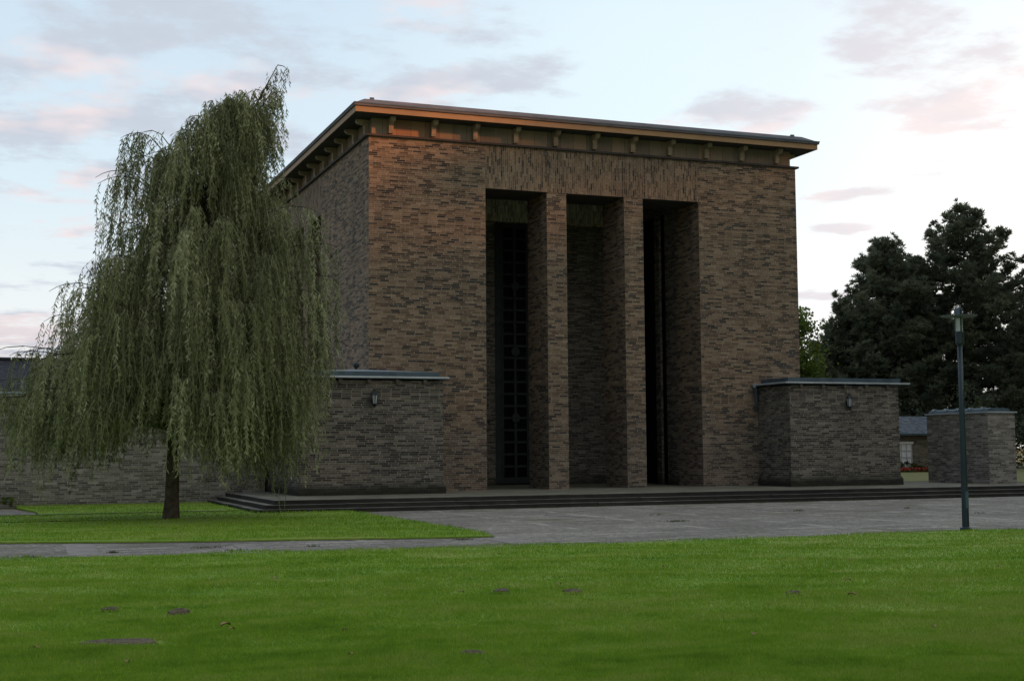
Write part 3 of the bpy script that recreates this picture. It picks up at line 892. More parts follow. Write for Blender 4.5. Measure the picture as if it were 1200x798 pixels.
# ------------------------------------------------------------------ park lamp
lp = thing('park_lamp', (7.044, -21.8, LZ), 'slim dark blue green lamp post with glass cylinder and round flat shade', 'street lamp')
z = lambda v: Vector((0, 0, 0))
zb = LZ
mb = MB(); mb.lathe((0, 0, 0), [(.074, -.1), (.074, 0.0), (.070, .6), (.058, 2.4), (.050, 3.9)], 20)
mb.build('pole', M['pole'], lp, (0, 0, 0), smooth=True)
mb = MB(); mb.lathe((0, 0, 0), [(.12, -.05), (.12, .035), (.10, .05), (.078, .055)], 20); mb.build('base_collar', M['pole'], lp, (0, 0, 0))
mb = MB(); mb.box(-.035, -.0775, .45, .035, -.060, .80); mb.build('access_door', M['zinc_dark'], lp, (0, 0, 0))
mb = MB(); mb.lathe((0, 0, 3.567 - zb), [(.05, -.03), (.082, 0), (.086, .02), (.086, .24), (.078, .262)], 20); mb.build('housing', M['pole'], lp, (0, 0, 0), smooth=False)
mb = MB(); mb.lathe((0, 0, 3.83 - zb), [(.072, 0), (.072, .28)], 20); mb.build('glass', M['frosted'], lp, (0, 0, 0), smooth=False)
mb = MB()
for i in range(3):
    a = R(120 * i + 20)
    mb.box(.078 * math.cos(a) - .011, .078 * math.sin(a) - .011, 3.81 - zb, .078 * math.cos(a) + .011, .078 * math.sin(a) + .011, 4.31 - zb)
mb.build('stay', M['pole'], lp, (0, 0, 0))
mb = MB(); mb.lathe((0, 0, 4.115 - zb), [(.09, .01), (.365, .034), (.37, .04), (.365, .046), (.09, .062)], 32); mb.build('lamp_shade', M['shade'], lp, (0, 0, 0), smooth=False)
mb = MB(); mb.lathe((0, 0, 4.187 - zb), [(.072, 0), (.072, .125), (.06, .14), (.02, .145)], 20); mb.build('cap', M['zinc_dark'], lp, (0, 0, 0), smooth=False)

# ------------------------------------------------------------------ willow
E1 = np.array([math.cos(YAW), -math.sin(YAW), 0.0]); E2 = np.array([math.sin(YAW), math.cos(YAW), 0.0]); E3 = np.array([0, 0, 1.0])
WB = np.array([-7.64, -8.8, LZ])
def wpt(u, w, h): return WB + u * E1 + w * E2 + h * E3
PH = np.array([0.8, 1.4, 2.6, 4.0, 4.8, 6.2, 7.1, 8.1, 9.0, 9.5, 10.2, 10.6, 11.2, 12.0])
PL = np.array([-3.2, -3.5, -3.6, -3.4, -2.8, -2.2, -1.7, -1.3, -.9, -.6, .1, .5, 1.15, 2.3])
PR = np.array([2.0, 2.4, 2.8, 3.2, 3.4, 3.5, 3.4, 2.8, 2.2, 1.9, 1.9, 2.1, 2.4, 2.75])
LH = np.array([.8, 1.4, 2.6, 4.0, 4.8, 6.2, 7.1, 8.1, 9.0, 9.5, 10.2, 10.7, 11.2, 12.0])
LL = np.array([-3.9, -4.2, -4.5, -4.5, -3.6, -2.9, -2.4, -2.0, -1.85, -1.75, -1.6, -1.2, .4, 2.0])
LR = np.array([3.4, 3.5, 3.75, 4.3, 4.3, 4.4, 4.2, 3.7, 3.1, 2.75, 2.7, 2.75, 2.85, 3.0])
def willow():
    rng = np.random.default_rng(21)
    t = thing('willow_tree', tuple(WB), 'large weeping willow with long trailing branches on lawn left of hall', 'tree')
    trunk = MB()
    axis = [(0, 0, -.15), (.0, 0, .05), (.02, 0, .5), (.03, .02, 1.4), (.08, .02, 2.6), (.2, .05, 4.2), (.5, 0, 6.0), (.9, 0, 8.0), (1.5, 0, 9.8)]
    rad = [.27, .225, .185, .165, .16, .14, .10, .07, .035]
    trunk.tube([wpt(*a) for a in axis], rad, 14)
    trunk.build('trunk', M['bark'], t, smooth=True)
    ax = np.array(axis)
    limbs = MB(); twigs = limbs
    sprays = []
    # (u, w, h) of spray crests, sampled over the crown, thicker towards its outside
    N = 300
    tries = 0
    while len(sprays) < N and tries < 20000:
        tries += 1
        h = rng.uniform(3.0, 11.3) if rng.random() < .75 else rng.uniform(2.7, 6.5)
        lo, hi = np.interp(h, PH, PL), np.interp(h, PH, PR)
        c, a = (lo + hi) / 2, (hi - lo) / 2
        th = rng.uniform(0, 2 * math.pi); r = math.sqrt(rng.uniform(.12, 1.0))
        if h > 9.5 and rng.random() < (h - 9.5) / 5: continue
        u = c + a * r * math.cos(th); w = .92 * min(a, 3.9) * r * math.sin(th)
        sprays.append((u, w, h, r, th))
    # the leader leaning to the right and the outstanding sprays of the outline
    for (u, w, h) in [(1.1, .2, 11.0), (1.45, -.2, 11.1), (1.8, .1, 11.2), (2.2, 0, 11.35), (2.0, -.3, 10.9), (2.4, .25, 10.8), (2.8, 0, 12.0), (2.5, .1, 11.5), (2.65, -.2, 11.2), (2.1, .2, 11.0), (1.7, .1, 10.8), (1.2, 0, 10.7), (2.3, -.2, 10.5), (1.9, -.3, 10.2), (.6, 0, 10.2), (.2, .2, 9.9), (-.4, 0, 9.7),
                      (-1.1, 0, 10.2), (-.8, .2, 10.3), (-1.6, 0, 9.2), (-1.4, -.2, 9.0), (-1.0, .1, 9.6), (1.0, .3, 10.4), (1.5, -.1, 10.5), (-4.3, .1, 4.55), (-3.9, -.2, 4.4), (-3.6, .2, 4.5), (-4.5, 0, 3.3), (-4.3, -.3, 3.0), (-4.2, .5, 2.9), (-3.9, -.8, 3.2), (-3.7, .8, 3.4), (-4.4, .2, 3.7), (-3.4, -.6, 3.6), (-3.2, .3, 4.2),
                      (-2.7, 0, 6.2), (-2.9, .1, 5.4), (4.0, 0, 7.2), (3.9, .3, 6.4), (3.9, -.2, 5.1), (3.8, .3, 4.3), (4.0, .1, 4.7), (2.8, .1, 9.0), (3.3, 0, 8.2)]:
        sprays.append((u, w, h, 1.05, 0))
    SV = []; TI = []
    Vs = []; Ts = []
    for (u, w, h, r, th) in sprays:
        # twig: from a point on the trunk's line, rising outwards, then nodding over
        hs_ = max(2.3, h - rng.uniform(1.6, 3.2))
        su, sw = np.interp(hs_, ax[:, 2], ax[:, 0]), 0.0
        lead = h > 10.0 and u > .8
        du, dw = u - su, w - sw
        dl = math.hypot(du, dw) + 1e-6
        p = []
        for s in np.linspace(0, 1, 7):
            k = s * .92
            p.append((su + du * k, sw + dw * k, hs_ + (h - hs_) * (s if lead else math.sin(s * math.pi / 2))))
        ext = rng.uniform(.25, .6) * (.5 if lead else 1)
        for s in (.3, .65, 1.0):
            p.append((u + du / dl * ext * s * (.5 if lead else 1), w + dw / dl * ext * s, h - .35 * s * s * ext - .02))
        pts = [wpt(*q) for q in p]
        r0 = .012 + .008 * dl
        limbs.tube(pts[:7], np.linspace(min(r0, .05), .010, 7), 5)
        twigs.tube(pts[6:], [.013, .010, .008, .005], 4)
        # strands hang along the outer half of the twig
        ns = int(rng.integers(12, 24)); tint0 = rng.uniform(.05, .9)
        A = np.array(p)
        for _ in range(ns):
            s = rng.uniform(4.2, 9.0)
            i = int(s); f = s - i
            q0 = A[min(i, 9)] * (1 - f) + A[min(i + 1, 9)] * f
            q0 = q0 + rng.normal(0, .10, 3) * np.array([1, 1, .4])
            uu = q0[0]
            bot = 1.6 + .25 * math.sin(uu * 2.1) + rng.uniform(-.35, 1.15) - (.6 if rng.random() < .1 else 0)
            if -1.3 < uu < .5: bot += .75
            if uu > .5: bot -= .35
            if uu < -2.6: bot += -.15
            Ln = rng.uniform(1.0, 3.4) if h < 9.3 else rng.uniform(.5, 1.9)
            if rng.random() < .12: Ln *= 1.4
            Ln = min(Ln, q0[2] - bot)
            if Ln < .35: continue
            n = max(4, int(Ln / .16))
            sg = np.linspace(0, 1, n + 1)
            out = rng.uniform(.05, .45)
            lean = rng.uniform(.0, .16)
            ang = math.atan2(q0[1], q0[0] - .5) + rng.normal(0, .7)
            bend = out * (1 - np.exp(-sg * Ln * 1.8)) + lean * sg * Ln
            sway = np.cumsum(rng.normal(0, .024, (n + 1, 2)), 0)
            U = q0[0] + math.cos(ang) * bend + sway[:, 0]; Wv = q0[1] + math.sin(ang) * bend + sway[:, 1]
            Hh = q0[2] + .06 * np.sin(np.minimum(sg * Ln * 4, math.pi)) - sg * Ln
            C = WB + U[:, None] * E1 + Wv[:, None] * E2 + Hh[:, None] * E3
            ue = U * (1 - .025 * Wv)
            j_ = rng.normal(0, .14)
            bad = (ue > np.interp(Hh, LH, LR) + j_) | (ue < np.interp(Hh, LH, LL) + j_)
            if bad.any():
                cut = int(np.argmax(bad))
                if cut < 4: continue
                C = C[:cut]
            Vs.append(C); Ts.append(np.clip(tint0 + rng.normal(0, .20), 0, 1))
    limbs.build('branches', M['bark'], t, smooth=True)
    # strands as thin three sided whips, leaves as narrow folded diamonds
    LV = []; LF = []; LT = []; off = 0
    for C, ti in zip(Vs, Ts):
        n = len(C)
        L_ = np.linalg.norm(np.diff(C, axis=0), axis=1).sum()
        k = int(L_ / .034)
        s = np.sort(rng.uniform(0, n - 1.001, k))
        i = s.astype(int); f = (s - i)[:, None]
        P = C[i] * (1 - f) + C[i + 1] * f
        a = rng.uniform(0, 2 * math.pi, k)
        out = np.stack([np.cos(a), np.sin(a), np.zeros(k)], 1)
        dn = np.stack([np.zeros(k), np.zeros(k), -np.ones(k)], 1)
        dirv = out * rng.uniform(.35, 1.15, k)[:, None] + dn
        dirv /= np.linalg.norm(dirv, axis=1)[:, None]
        ln = rng.uniform(.09, .17, k)[:, None]; wd = rng.uniform(.010, .016, k)[:, None]
        b_ = rng.uniform(0, 2 * math.pi, k)
        sd = np.cross(dirv, np.stack([np.cos(b_), np.sin(b_), .2 * np.ones(k)], 1)); sd /= np.linalg.norm(sd, axis=1)[:, None]
        q = np.stack([P, P + dirv * ln * .45 + sd * wd, P + dirv * ln, P + dirv * ln * .45 - sd * wd], 1)
        LV.append(q.reshape(-1, 3)); LT.append(np.repeat(np.clip(ti + rng.normal(0, .12, k), 0, 1), 4))
        # whip
        m = n
        offs = np.array([[.004, 0, 0], [-.002, .0035, 0], [-.002, -.0035, 0]])
    V = np.concatenate(LV); Tt = np.concatenate(LT)
    Fq = np.arange(len(V)).reshape(-1, 4)
    # ribbons for the whips (two crossed strips each)
    WV = []; WF = []; base = len(V)
    for C in Vs:
        n = len(C)
        for o in (np.array([.0045, 0, 0]), np.array([0, .0045, 0])):
            a = C - o; b_ = C + o
            st = np.empty((2 * n, 3)); st[0::2] = a; st[1::2] = b_
            idx = base + np.arange(0, 2 * (n - 1), 2)
            WF.append(np.stack([idx, idx + 1, idx + 3, idx + 2], 1)); WV.append(st); base += 2 * n
    WV = np.concatenate(WV); WF = np.concatenate(WF)
    V = np.concatenate([V, WV]); Fq = np.concatenate([Fq, WF]); Tt = np.concatenate([Tt, np.full(len(WV), .75)])
    crown = link('crown', array_mesh('crown', V, Fq, M['willow'], Tt), t)
willow()

# ------------------------------------------------------------------ pines and broadleaf trees beyond
def needles(rng, centers, ups, size, per, wd):
    """tufts of needle blades round each centre, pointing along 'ups'"""
    n = len(centers)
    C = np.repeat(centers, per, 0); Uv = np.repeat(ups, per, 0)
    D = rng.normal(0, 1, (n * per, 3)); D /= np.linalg.norm(D, axis=1)[:, None]
    D = D * .85 + Uv * .8; D /= np.linalg.norm(D, axis=1)[:, None]
    ln = rng.uniform(.6, 1.1, n * per)[:, None] * size
    S = np.cross(D, rng.normal(0, 1, (n * per, 3))); S /= np.linalg.norm(S, axis=1)[:, None]
    S *= wd
    V = np.stack([C - S * .4, C + S * .4, C + D * ln * .6 + S, C + D * ln, C + D * ln * .6 - S], 1)
    return V.reshape(-1, 3), np.arange(n * per * 5).reshape(-1, 5)

def pine(base, hgt, rad, seed, label, prof=None, low=.12, group='dark pines behind the hall'):
    rng = np.random.default_rng(seed)
    t = thing('pine_tree', base, label, 'tree', group)
    B = np.array(base)
    mb = MB(); lean = rng.normal(0, .15, 2)
    axp = lambda s: B + np.array([lean[0] * s, lean[1] * s, hgt * s])
    mb.tube([axp(s) for s in np.linspace(0, .97, 10)], [max(.03, .26 * hgt / 17 * (1 - s * .95)) for s in np.linspace(0, .97, 10)], 8)
    mb.build('trunk', M['pine_bark'], t, smooth=True)
    br = MB(); cen = []; ups = []; tin = []
    zz = low * hgt
    prof = prof or [(0, .75), (.25, .95), (.45, 1.0), (.65, .82), (.82, .55), (.93, .30), (1.0, .06)]
    ps, pv = zip(*prof)
    while zz < hgt * .985:
        s = zz / hgt
        Rr = rad * np.interp(s, ps, pv)
        for k in range(int(rng.integers(4, 7))):
            a = rng.uniform(0, 2 * math.pi)
            Ln = Rr * rng.uniform(.55, 1.12)
            rise = rng.uniform(.10, .42) * Ln + (.2 if s > .8 else 0)
            st = axp(s); d = np.array([math.cos(a), math.sin(a), 0])
            P = [st + d * Ln * q + np.array([0, 0, rise * q * q - .10 * Ln * math.sin(q * math.pi)]) for q in np.linspace(0, 1, 6)]
            br.tube(P, [.05 * max(.3, 1 - q) for q in np.linspace(0, 1, 6)], 4)
            nt_ = max(6, int(Ln * 11.5))
            tb = rng.uniform(.2, .8)
            perp = np.array([-d[1], d[0], 0])
            for j in range(nt_):
                q = 1 - rng.random() ** 1.6 * .75
                c = st + d * Ln * q + np.array([0, 0, rise * q * q - .10 * Ln * math.sin(q * math.pi)])
                c = c + perp * rng.normal(0, .20 * Ln * (1.15 - q) + .16) + np.array([0, 0, abs(rng.normal(0, .16))]) + rng.normal(0, .06, 3)
                cen.append(c); ups.append(d * .35 + np.array([0, 0, .9])); tin.append(np.clip(tb + rng.normal(0, .15), 0, 1))
        zz += rng.uniform(.26, .42) * (hgt / 17) ** .5
    cen.append(axp(1.0)); ups.append(np.array([0, 0, 1])); tin.append(.5)
    cen = np.array(cen); ups = np.array(ups); tin = np.array(tin)
    V, Fc = needles(rng, cen, ups, .36, 20, .027)
    br.build('branches', M['pine_bark'], t)
    link('crown', array_mesh('crown', V, Fc, M['pine'], np.repeat(tin, 20 * 5)), t)
    return t
PINES = [((48.3, 33, 0), 14.3, 3.2, 'dark pine left of the tallest pine, its top level with hall door lintels'),
         ((44.6, 31, 0), 15.4, 3.6, 'broad dark pine nearest to the right wall of hall'),
         ((51.0, 31.5, 0), 17.9, 5.4, 'tallest dark pine, its pointed top behind the park lamp'),
         ((59.2, 33, 0), 13.2, 4.0, 'dark pine at right edge of picture, lower than its tall neighbour'),
         ((47.2, 36, 0), 16.0, 3.8, 'dark pine in the gap between the two front pines, trunk bare below'),
         ((42.6, 34, 0), 11.0, 2.6, 'shortest dark pine beside the pale green broadleaf tree')]
PINES = [(p, h, r, l) for (p, h, r, l) in PINES]
for i, (p, h_, r_, lab) in enumerate(PINES):
    pine(p, h_, r_, 40 + i, lab, [(0, .8), (.25, 1.0), (.45, 1.0), (.6, .90), (.75, .70), (.88, .40), (.95, .22), (1.0, .03)] if h_ > 17 else None)

def leafy(name, base, blobs, n, lsize, mat, seed, label, cat, trunk_h, trunk_r, group=None):
    rng = np.random.default_rng(seed)
    t = thing(name, base, label, cat, group)
    B = np.array(base)
    mb = MB()
    mb.tube([B + np.array([0, 0, -.1]), B + np.array([.05, 0, trunk_h * .5]), B + np.array([0, .05, trunk_h])], [trunk_r, trunk_r * .75, trunk_r * .5], 8)
    Vs = []; T = []
    tot = sum(r[3] * r[4] * r[5] for r in blobs)
    for (bx, by, bz, rx, ry, rz) in blobs:
        c = B + np.array([bx, by, bz])
        mb.tube([B + np.array([0, 0, trunk_h * .8]), (B + np.array([0, 0, trunk_h])) * .4 + c * .6, c], [trunk_r * .45, trunk_r * .25, .02], 5)
        k = int(n * rx * ry * rz / tot)
        # clumps inside the blob
        nc = max(3, k // 45)
        d = rng.normal(0, 1, (nc, 3)); d /= np.linalg.norm(d, axis=1)[:, None]
        cc = c + d * (rng.uniform(.25, 1, nc) ** .45)[:, None] * np.array([rx, ry, rz])
        ct = rng.uniform(.1, .9, nc)
        w = rng.integers(0, nc, k)
        P = cc[w] + rng.normal(0, 1, (k, 3)) * np.array([.30, .30, .2]) * (rx + ry) * .25
        D = rng.normal(0, 1, (k, 3)); D[:, 2] -= .4; D /= np.linalg.norm(D, axis=1)[:, None]
        S = np.cross(D, rng.normal(0, 1, (k, 3))); S /= np.linalg.norm(S, axis=1)[:, None]
        ls = rng.uniform(.6, 1.2, k)[:, None] * lsize
        Vs.append(np.stack([P, P + D * ls * .5 + S * ls * .32, P + D * ls, P + D * ls * .5 - S * ls * .32], 1).reshape(-1, 3))
        T.append(np.repeat(np.clip(ct[w] + rng.normal(0, .12, k), 0, 1), 4))
    mb.build('trunk', M['bark'], t, smooth=True)
    V = np.concatenate(Vs)
    link('crown', array_mesh('crown', V, np.arange(len(V)).reshape(-1, 4), mat, np.concatenate(T)), t)
    return t
leafy('broadleaf_tree', (33.9, 28, 0), [(0, 0, 7.2, 2.6, 2.6, 2.8), (-1.8, .5, 6, 2.6, 2.6, 2.8), (1.0, 0, 5.2, 2.0, 2.0, 2.0), (.4, 0, 9.0, 1.7, 1.7, 1.6), (-1.6, 0, 9.4, 1.5, 1.5, 1.7), (0, 0, 3.6, 2.6, 2.6, 1.8)], 30000, .24, M['decid'], 5,
      'bright green broadleaf tree just right of hall wall', 'tree', 4.5, .25)
leafy('columnar_shrub', (33.5, 9.5, 0), [(0, 0, .9, .55, .55, .9), (0, 0, 2.2, .45, .45, .9), (.03, 0, 3.3, .28, .28, .7)], 3500, .13, M['shrub'], 6, 'narrow yellowish green shrub rising behind garden wall', 'shrub', 2.6, .06)
# dark undergrowth below the pines
for i, (x, y, s, lab) in enumerate([(38.5, 30, 2.2, 'dark rounded bush behind left end of garden house roof'), (43, 28.5, 2.4, 'dark bush under the broad pine, behind the house ridge'),
                                    (47.5, 27, 2.6, 'wide dark bush under the tallest pine'), (52.5, 25.5, 2.7, 'dark bush right of the wide bush, behind garden wall'), (57, 26, 2.8, 'dark bush at right edge of picture below pine'), (36.5, 36, 2.4, 'dark bush below the bright broadleaf tree')]):
    leafy('dense_bush', (x, y, 0), [(0, 0, s * .8, s, s, s * .8), (s * .7, .3, s * .6, s * .8, s * .8, s * .6), (-s * .7, -.2, s * .65, s * .8, s * .8, s * .65), (.2, 0, s * 1.5, s * .7, s * .7, s * .6)], 7000, .22, M['pine'], 60 + i, lab, 'bush', s * .8, .12, 'dark bushes under the pines')
leafy('low_hedge', (-12.3, 2.45, GZ), [(-2.4 + .4 * k, 0, .2, .3, .26, .18) for k in range(9)], 3500, .06, M['decid'], 9, 'low yellowish green plants at foot of the side wing wall', 'plants', .1, .02)
lw = thing('low_wall', (50, 15, 0), 'low grey brick wall with hedge behind it at right edge of picture', 'wall')
MB().box(43, 15, -.05, 60, 15.3, .62).build('wall', M['brick_garden'], lw)
MB().box(42.96, 14.96, .622, 60.04, 15.34, .68).build('coping', M['zinc_dark'], lw)
leafy('hedge', (50, 17, 0), [(-6 + 1.2 * k, 0, .9, .95, .7, .85) for k in range(12)], 16000, .12, M['pine'], 81, 'clipped dark hedge standing behind low grey wall at right edge', 'hedge', .8, .08)
# an added, unseen belt of tall trees to the right of the lawn, towards the evening sun: shaped so it keeps the low sun off all but the top of the hall
for i in range(20):
    lat = -73.3 + 6.5 * i
    x, y = 56 + .36 * lat + 1.2 * math.sin(i * 2.1), -21.7 + .93 * lat
    hh = (19.3 if i == 11 else 31.0 if i > 11 else 27.0) + .5 * math.sin(i * 1.7)
    leafy('sun_block_tree', (x, y, 0), [(0, 0, hh - 4.3, 4.4, 4.4, 4.0), (2, 1, hh * .6, 4.2, 4.2, 4.5), (-2, -1, hh * .55, 4.4, 4.4, 4.5), (0, 0, hh * .33, 4.6, 4.6, 4.6), (0, 1, hh * .12, 4.6, 4.6, 3), (1.5, 0, 2.0, 4.4, 4.4, 2.2), (-1.5, 1, hh * .22, 4.4, 4.4, 3.5)], 13000, .75, M['decid'], 82 + i, 'unseen tall broadleaf tree added right of the lawn to block low sun', 'tree', hh * .5, .35, 'rows of unseen trees added to block the low sun')
for i in range(21):  # second unseen row, added to stop sun leaking through the first
    lat = -70 + 6.2 * i
    k = .66 if -7 < lat < 5 else 1.0
    leafy('sun_block_tree', (65 + .36 * lat, -25 + .93 * lat, 0), [(0, 0, 21.5 * k, 4.4, 4.4, 4.2), (1, 1, 16 * k, 4.4, 4.4, 4.2), (-1, -1, 11 * k, 4.6, 4.6, 4.2), (1, -1, 6 * k, 4.6, 4.6, 4), (0, 0, 2.4, 4.6, 4.6, 2.6)], 9000, .8, M['decid'], 120 + i, 'unseen tall broadleaf tree added right of the lawn to block low sun', 'tree', 12 * k, .35, 'rows of unseen trees added to block the low sun')
# flower bed in front of the house
def flowers():
    rng = np.random.default_rng(3)
    t = thing('flower_bed', (38, HY - 1.2, .01), 'strip of bright red flowers before the garden house', 'flower bed')
    k = 3800
    P = np.stack([rng.uniform(33, 42, k), rng.uniform(HY - 1.7, HY - .9, k), rng.uniform(.02, .24, k)], 1)
    D = rng.normal(0, 1, (k, 3)); D[:, 2] = np.abs(D[:, 2]); D /= np.linalg.norm(D, axis=1)[:, None]
    S = np.cross(D, rng.normal(0, 1, (k, 3))); S /= np.linalg.norm(S, axis=1)[:, None]
    V = np.stack([P - D * .05, P + S * .05, P + D * .05, P - S * .05], 1).reshape(-1, 3)
    link('blossoms', array_mesh('blossoms', V, np.arange(len(V)).reshape(-1, 4), M['flower']), t)
    k = 2500
    P = np.stack([rng.uniform(33, 42, k), rng.uniform(HY - 1.75, HY - .85, k), rng.uniform(.0, .16, k)], 1)
    S = rng.normal(0, .05, (k, 3)); D = rng.normal(0, .05, (k, 3))
    V = np.stack([P - D, P + S, P + D, P - S], 1).reshape(-1, 3)
    link('leaves', array_mesh('leaves', V, np.arange(len(V)).reshape(-1, 4), M['shrub'], rng.uniform(.2, .7, len(V))), t)
flowers()
leafy('potted_shrub', (36.9, HY - .6, 0), [(0, 0, .35, .4, .3, .3), (.5, 0, .3, .35, .3, .28), (-.5, 0, .3, .3, .3, .28)], 900, .10, M['shrub'], 12, 'small bush with yellowish leaves below the white window', 'shrub', .3, .03)

SOIL = [(-11.0, -32.5, .42, .17, .035, 'widest bare soil patch in the lawn, at lower left'), (-10.2, -30.3, .12, .11, .04, 'small dark soil heap beyond the widest bare patch'), (-10.85, -29.7, .09, .09, .025, 'small soil heap at far left of the lawn'),
        (-8.33, -34.4, .11, .08, .03, 'soil heap nearest to the viewer, at middle of lawn'), (-6.3, -29.7, .12, .11, .03, 'left one of two soil heaps in the middle of lawn'),
        (-5.54, -30.1, .13, .11, .03, 'right one of two soil heaps in the middle of lawn'), (-3.3, -31.4, .10, .09, .03, 'soil spot at right half of the lawn')]
# ------------------------------------------------------------------ grass blades, near lawn denser
def inside(poly, X, Y):
    r = np.zeros(len(X), bool); n = len(poly)
    for i in range(n):
        x0, y0 = poly[i]; x1, y1 = poly[(i + 1) % n]
        c = ((y0 > Y) != (y1 > Y)) & (X < (x1 - x0) * (Y - y0) / (y1 - y0 + 1e-12) + x0)
        r ^= c
    return r
def grass(poly, z, count, near, far, name, seed, hh=(.018, .044), wscale=1.0, spread=.50):
    rng = np.random.default_rng(seed)
    # sample in a fan in front of the lens, equally dense per picture area, wider than the frame
    k = count
    inv = rng.uniform(1 / far, 1 / near, k); dist = 1 / inv
    lat = rng.uniform(-spread, spread, k) * dist
    X = CAM[0] + F[0] / math.cos(PIT) * dist + RT[0] * lat; Y = CAM[1] + F[1] / math.cos(PIT) * dist + RT[1] * lat
    ok = inside(poly, X, Y)
    for (sx, sy, sa, sb, *_r) in SOIL:
        dx, dy = X - sx, Y - sy
        lu = dx * math.cos(YAW) - dy * math.sin(YAW); lv = dx * math.sin(YAW) + dy * math.cos(YAW)
        ok &= ((lu / (sa * 1.05)) ** 2 + (lv / (sb * 1.1)) ** 2 > rng.uniform(.8, 1.7, k))
    X, Y, dist = X[ok], Y[ok], dist[ok]; k = len(X)
    pa = np.sin(X * 1.9 + 1.3 * np.sin(Y * 1.1)) * np.sin(Y * 2.7 + .7 * np.sin(X * 2.3))
    und = .020 * (1 + np.sin(X * .8 + 2.1 * np.sin(Y * .45)) * np.sin(Y * 1.7 + 1.1 * np.sin(X * .6 + 1))) + .010 * np.sin(X * 2.9 + Y * 1.3) * np.sin(Y * 4.1)
    und = np.clip(und, 0, None)
    h = rng.uniform(hh[0], hh[1], k) * (1 + .38 * pa) ; w = (.0026 + .00020 * dist) * wscale
    a = rng.uniform(0, 2 * math.pi, k); lean = rng.uniform(.1, 1.0, k) * h
    b = rng.uniform(0, 2 * math.pi, k)
    P = np.stack([X, Y, z - .004 + und], 1)
    S = np.stack([np.cos(a), np.sin(a), np.zeros(k)], 1) * w[:, None]
    Tp = P + np.stack([np.cos(b) * lean, np.sin(b) * lean, h], 1)
    V = np.stack([P - S, P + S, Tp], 1).reshape(-1, 3)
    o = link(name, array_mesh(name, V, np.arange(len(V)).reshape(-1, 3), M['blade']))
    return tag(o, 'short mown green grass covering the lawn', 'grass', kind='stuff')
grass(FRONT, LZ, 760000, 8.5, 34, 'grass', 1)
grass(WILLOW_LAWN, LZ + .01, 160000, 24, 55, 'grass', 2, (.03, .06), 1.0)
grass(REAR_LEFT, LZ + .02, 50000, 36, 60, 'grass', 3, (.03, .06), 1.0)

def weeds():
    rng = np.random.default_rng(17)
    cs = [(rng.uniform(-2, 24), rng.uniform(-21, -6.6)) for _ in range(9)] + [(rng.uniform(-11.5, -2.6), rng.uniform(-20.8, -19.3)) for _ in range(6)] + [(rng.uniform(-2.2, 24), -6.45 + rng.uniform(-.1, .02)) for _ in range(26)]
    Vs = []
    for x, y in cs:
        k = int(rng.integers(30, 120)); r = rng.uniform(.03, .13)
        P = np.stack([x + rng.normal(0, r * 1.4, k), y + rng.normal(0, r, k), np.full(k, GZ)], 1)
        D = rng.normal(0, 1, (k, 3)); D[:, 2] = np.abs(D[:, 2]) + .5; D /= np.linalg.norm(D, axis=1)[:, None]
        S = np.cross(D, rng.normal(0, 1, (k, 3))); S /= np.linalg.norm(S, axis=1)[:, None]
        ln = rng.uniform(.02, .075, k)[:, None]
        Vs.append(np.stack([P - S * .008, P + S * .008, P + D * ln], 1).reshape(-1, 3))
    V = np.concatenate(Vs)
    tag(link('weeds', array_mesh('weeds', V, np.arange(len(V)).reshape(-1, 3), M['shrub'], rng.uniform(.2, .8, len(V)))), 'small weeds growing in the joints of the paving', 'weeds', kind='stuff')
weeds()

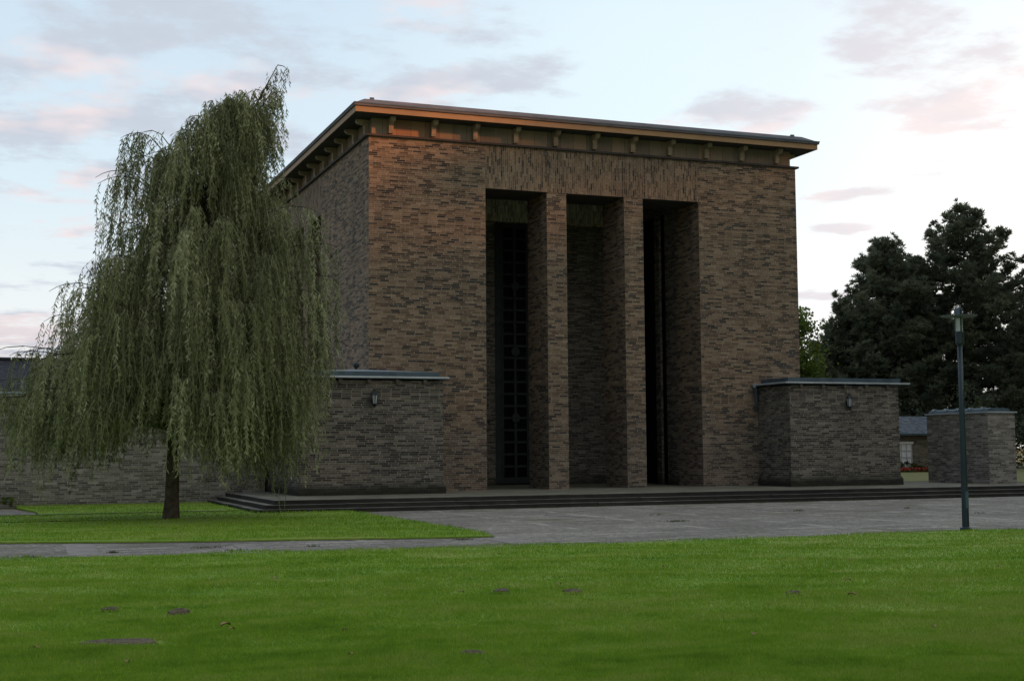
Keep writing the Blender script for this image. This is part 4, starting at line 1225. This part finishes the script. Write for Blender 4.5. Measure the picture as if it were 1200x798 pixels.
# ------------------------------------------------------------------ small things on the lawn
def mound(x, y, rx, ry, hgt, seed, label, name='soil_patch', mat=None, rot=0.0):
    rng = np.random.default_rng(seed)
    mb = MB(); n = 18; rings = []
    ph = rng.uniform(0, 6.28, 4)
    for q, zz in ((1.0, -.9), (.85, .35), (.55, .8), (.2, 1.0)):
        ring = []
        for i in range(n):
            a = 2 * math.pi * i / n
            k = 1 + .18 * math.sin(2 * a + ph[0]) + .14 * math.sin(3 * a + ph[1]) + .1 * math.sin(5 * a + ph[2]) + rng.normal(0, .04)
            cx, cy = rx * q * k * math.cos(a), ry * q * k * math.sin(a)
            ring.append((x + cx * math.cos(rot) - cy * math.sin(rot), y + cx * math.sin(rot) + cy * math.cos(rot), LZ + .032 + hgt * zz + rng.normal(0, hgt * .12)))
        rings.append(ring)
    mb.loft(rings)
    return tag(mb.build(name, mat or M['soil'], smooth=False), label, 'soil', 'bare soil patches in the lawn')
for i, (x, y, a, b_, hg, lab) in enumerate(SOIL):
    mound(x, y, a, b_, hg, 100 + i, lab, rot=-YAW)
def dry_leaf(x, y, s, rot, label):
    mb = MB(); n = 7
    top = []; 
    for i in range(n):
        t = i / (n - 1); wd = s * .38 * math.sin(math.pi * min(1, t * .95 + .03)) + .002
        zc = LZ + .045 + .02 * math.sin(t * 3)
        for k in (-1, 0, 1): top.append((s * (t - .5), wd * k, zc + (.018 if k else 0) * (s / .1)))
    mb.v += [(x + px * math.cos(rot) - py * math.sin(rot), y + px * math.sin(rot) + py * math.cos(rot), pz) for px, py, pz in top]
    for i in range(n - 1):
        for k in (0, 1): mb.face((3 * i + k, 3 * i + k + 1, 3 * i + k + 4, 3 * i + k + 3))
    tag(mb.build('fallen_leaf', M['leaf_dry'], smooth=True), label, 'leaf', 'fallen leaves on the lawn')
dry_leaf(-9.95, -31.8, .11, .4, 'orange fallen leaf on the grass at lower left')
dry_leaf(-8.55, -27.2, .12, 1.2, 'pale fallen leaf on the grass near the path at left')
dry_leaf(-2.9, -32.0, .10, 2.2, 'fallen leaf on the grass at right side of the lawn')

# leaves too small to tell apart, blown over the grass
_lr = random.Random(31)
for i in range(16):
    d_ = _lr.uniform(11, 21); l_ = _lr.uniform(-.36, .36) * d_
    dry_leaf(CAM[0] + math.sin(YAW) * d_ + math.cos(YAW) * l_, CAM[1] + math.cos(YAW) * d_ - math.sin(YAW) * l_, _lr.uniform(.05, .075), _lr.uniform(0, 6.28), 'tiny brown leaf lying loose in the front lawn')
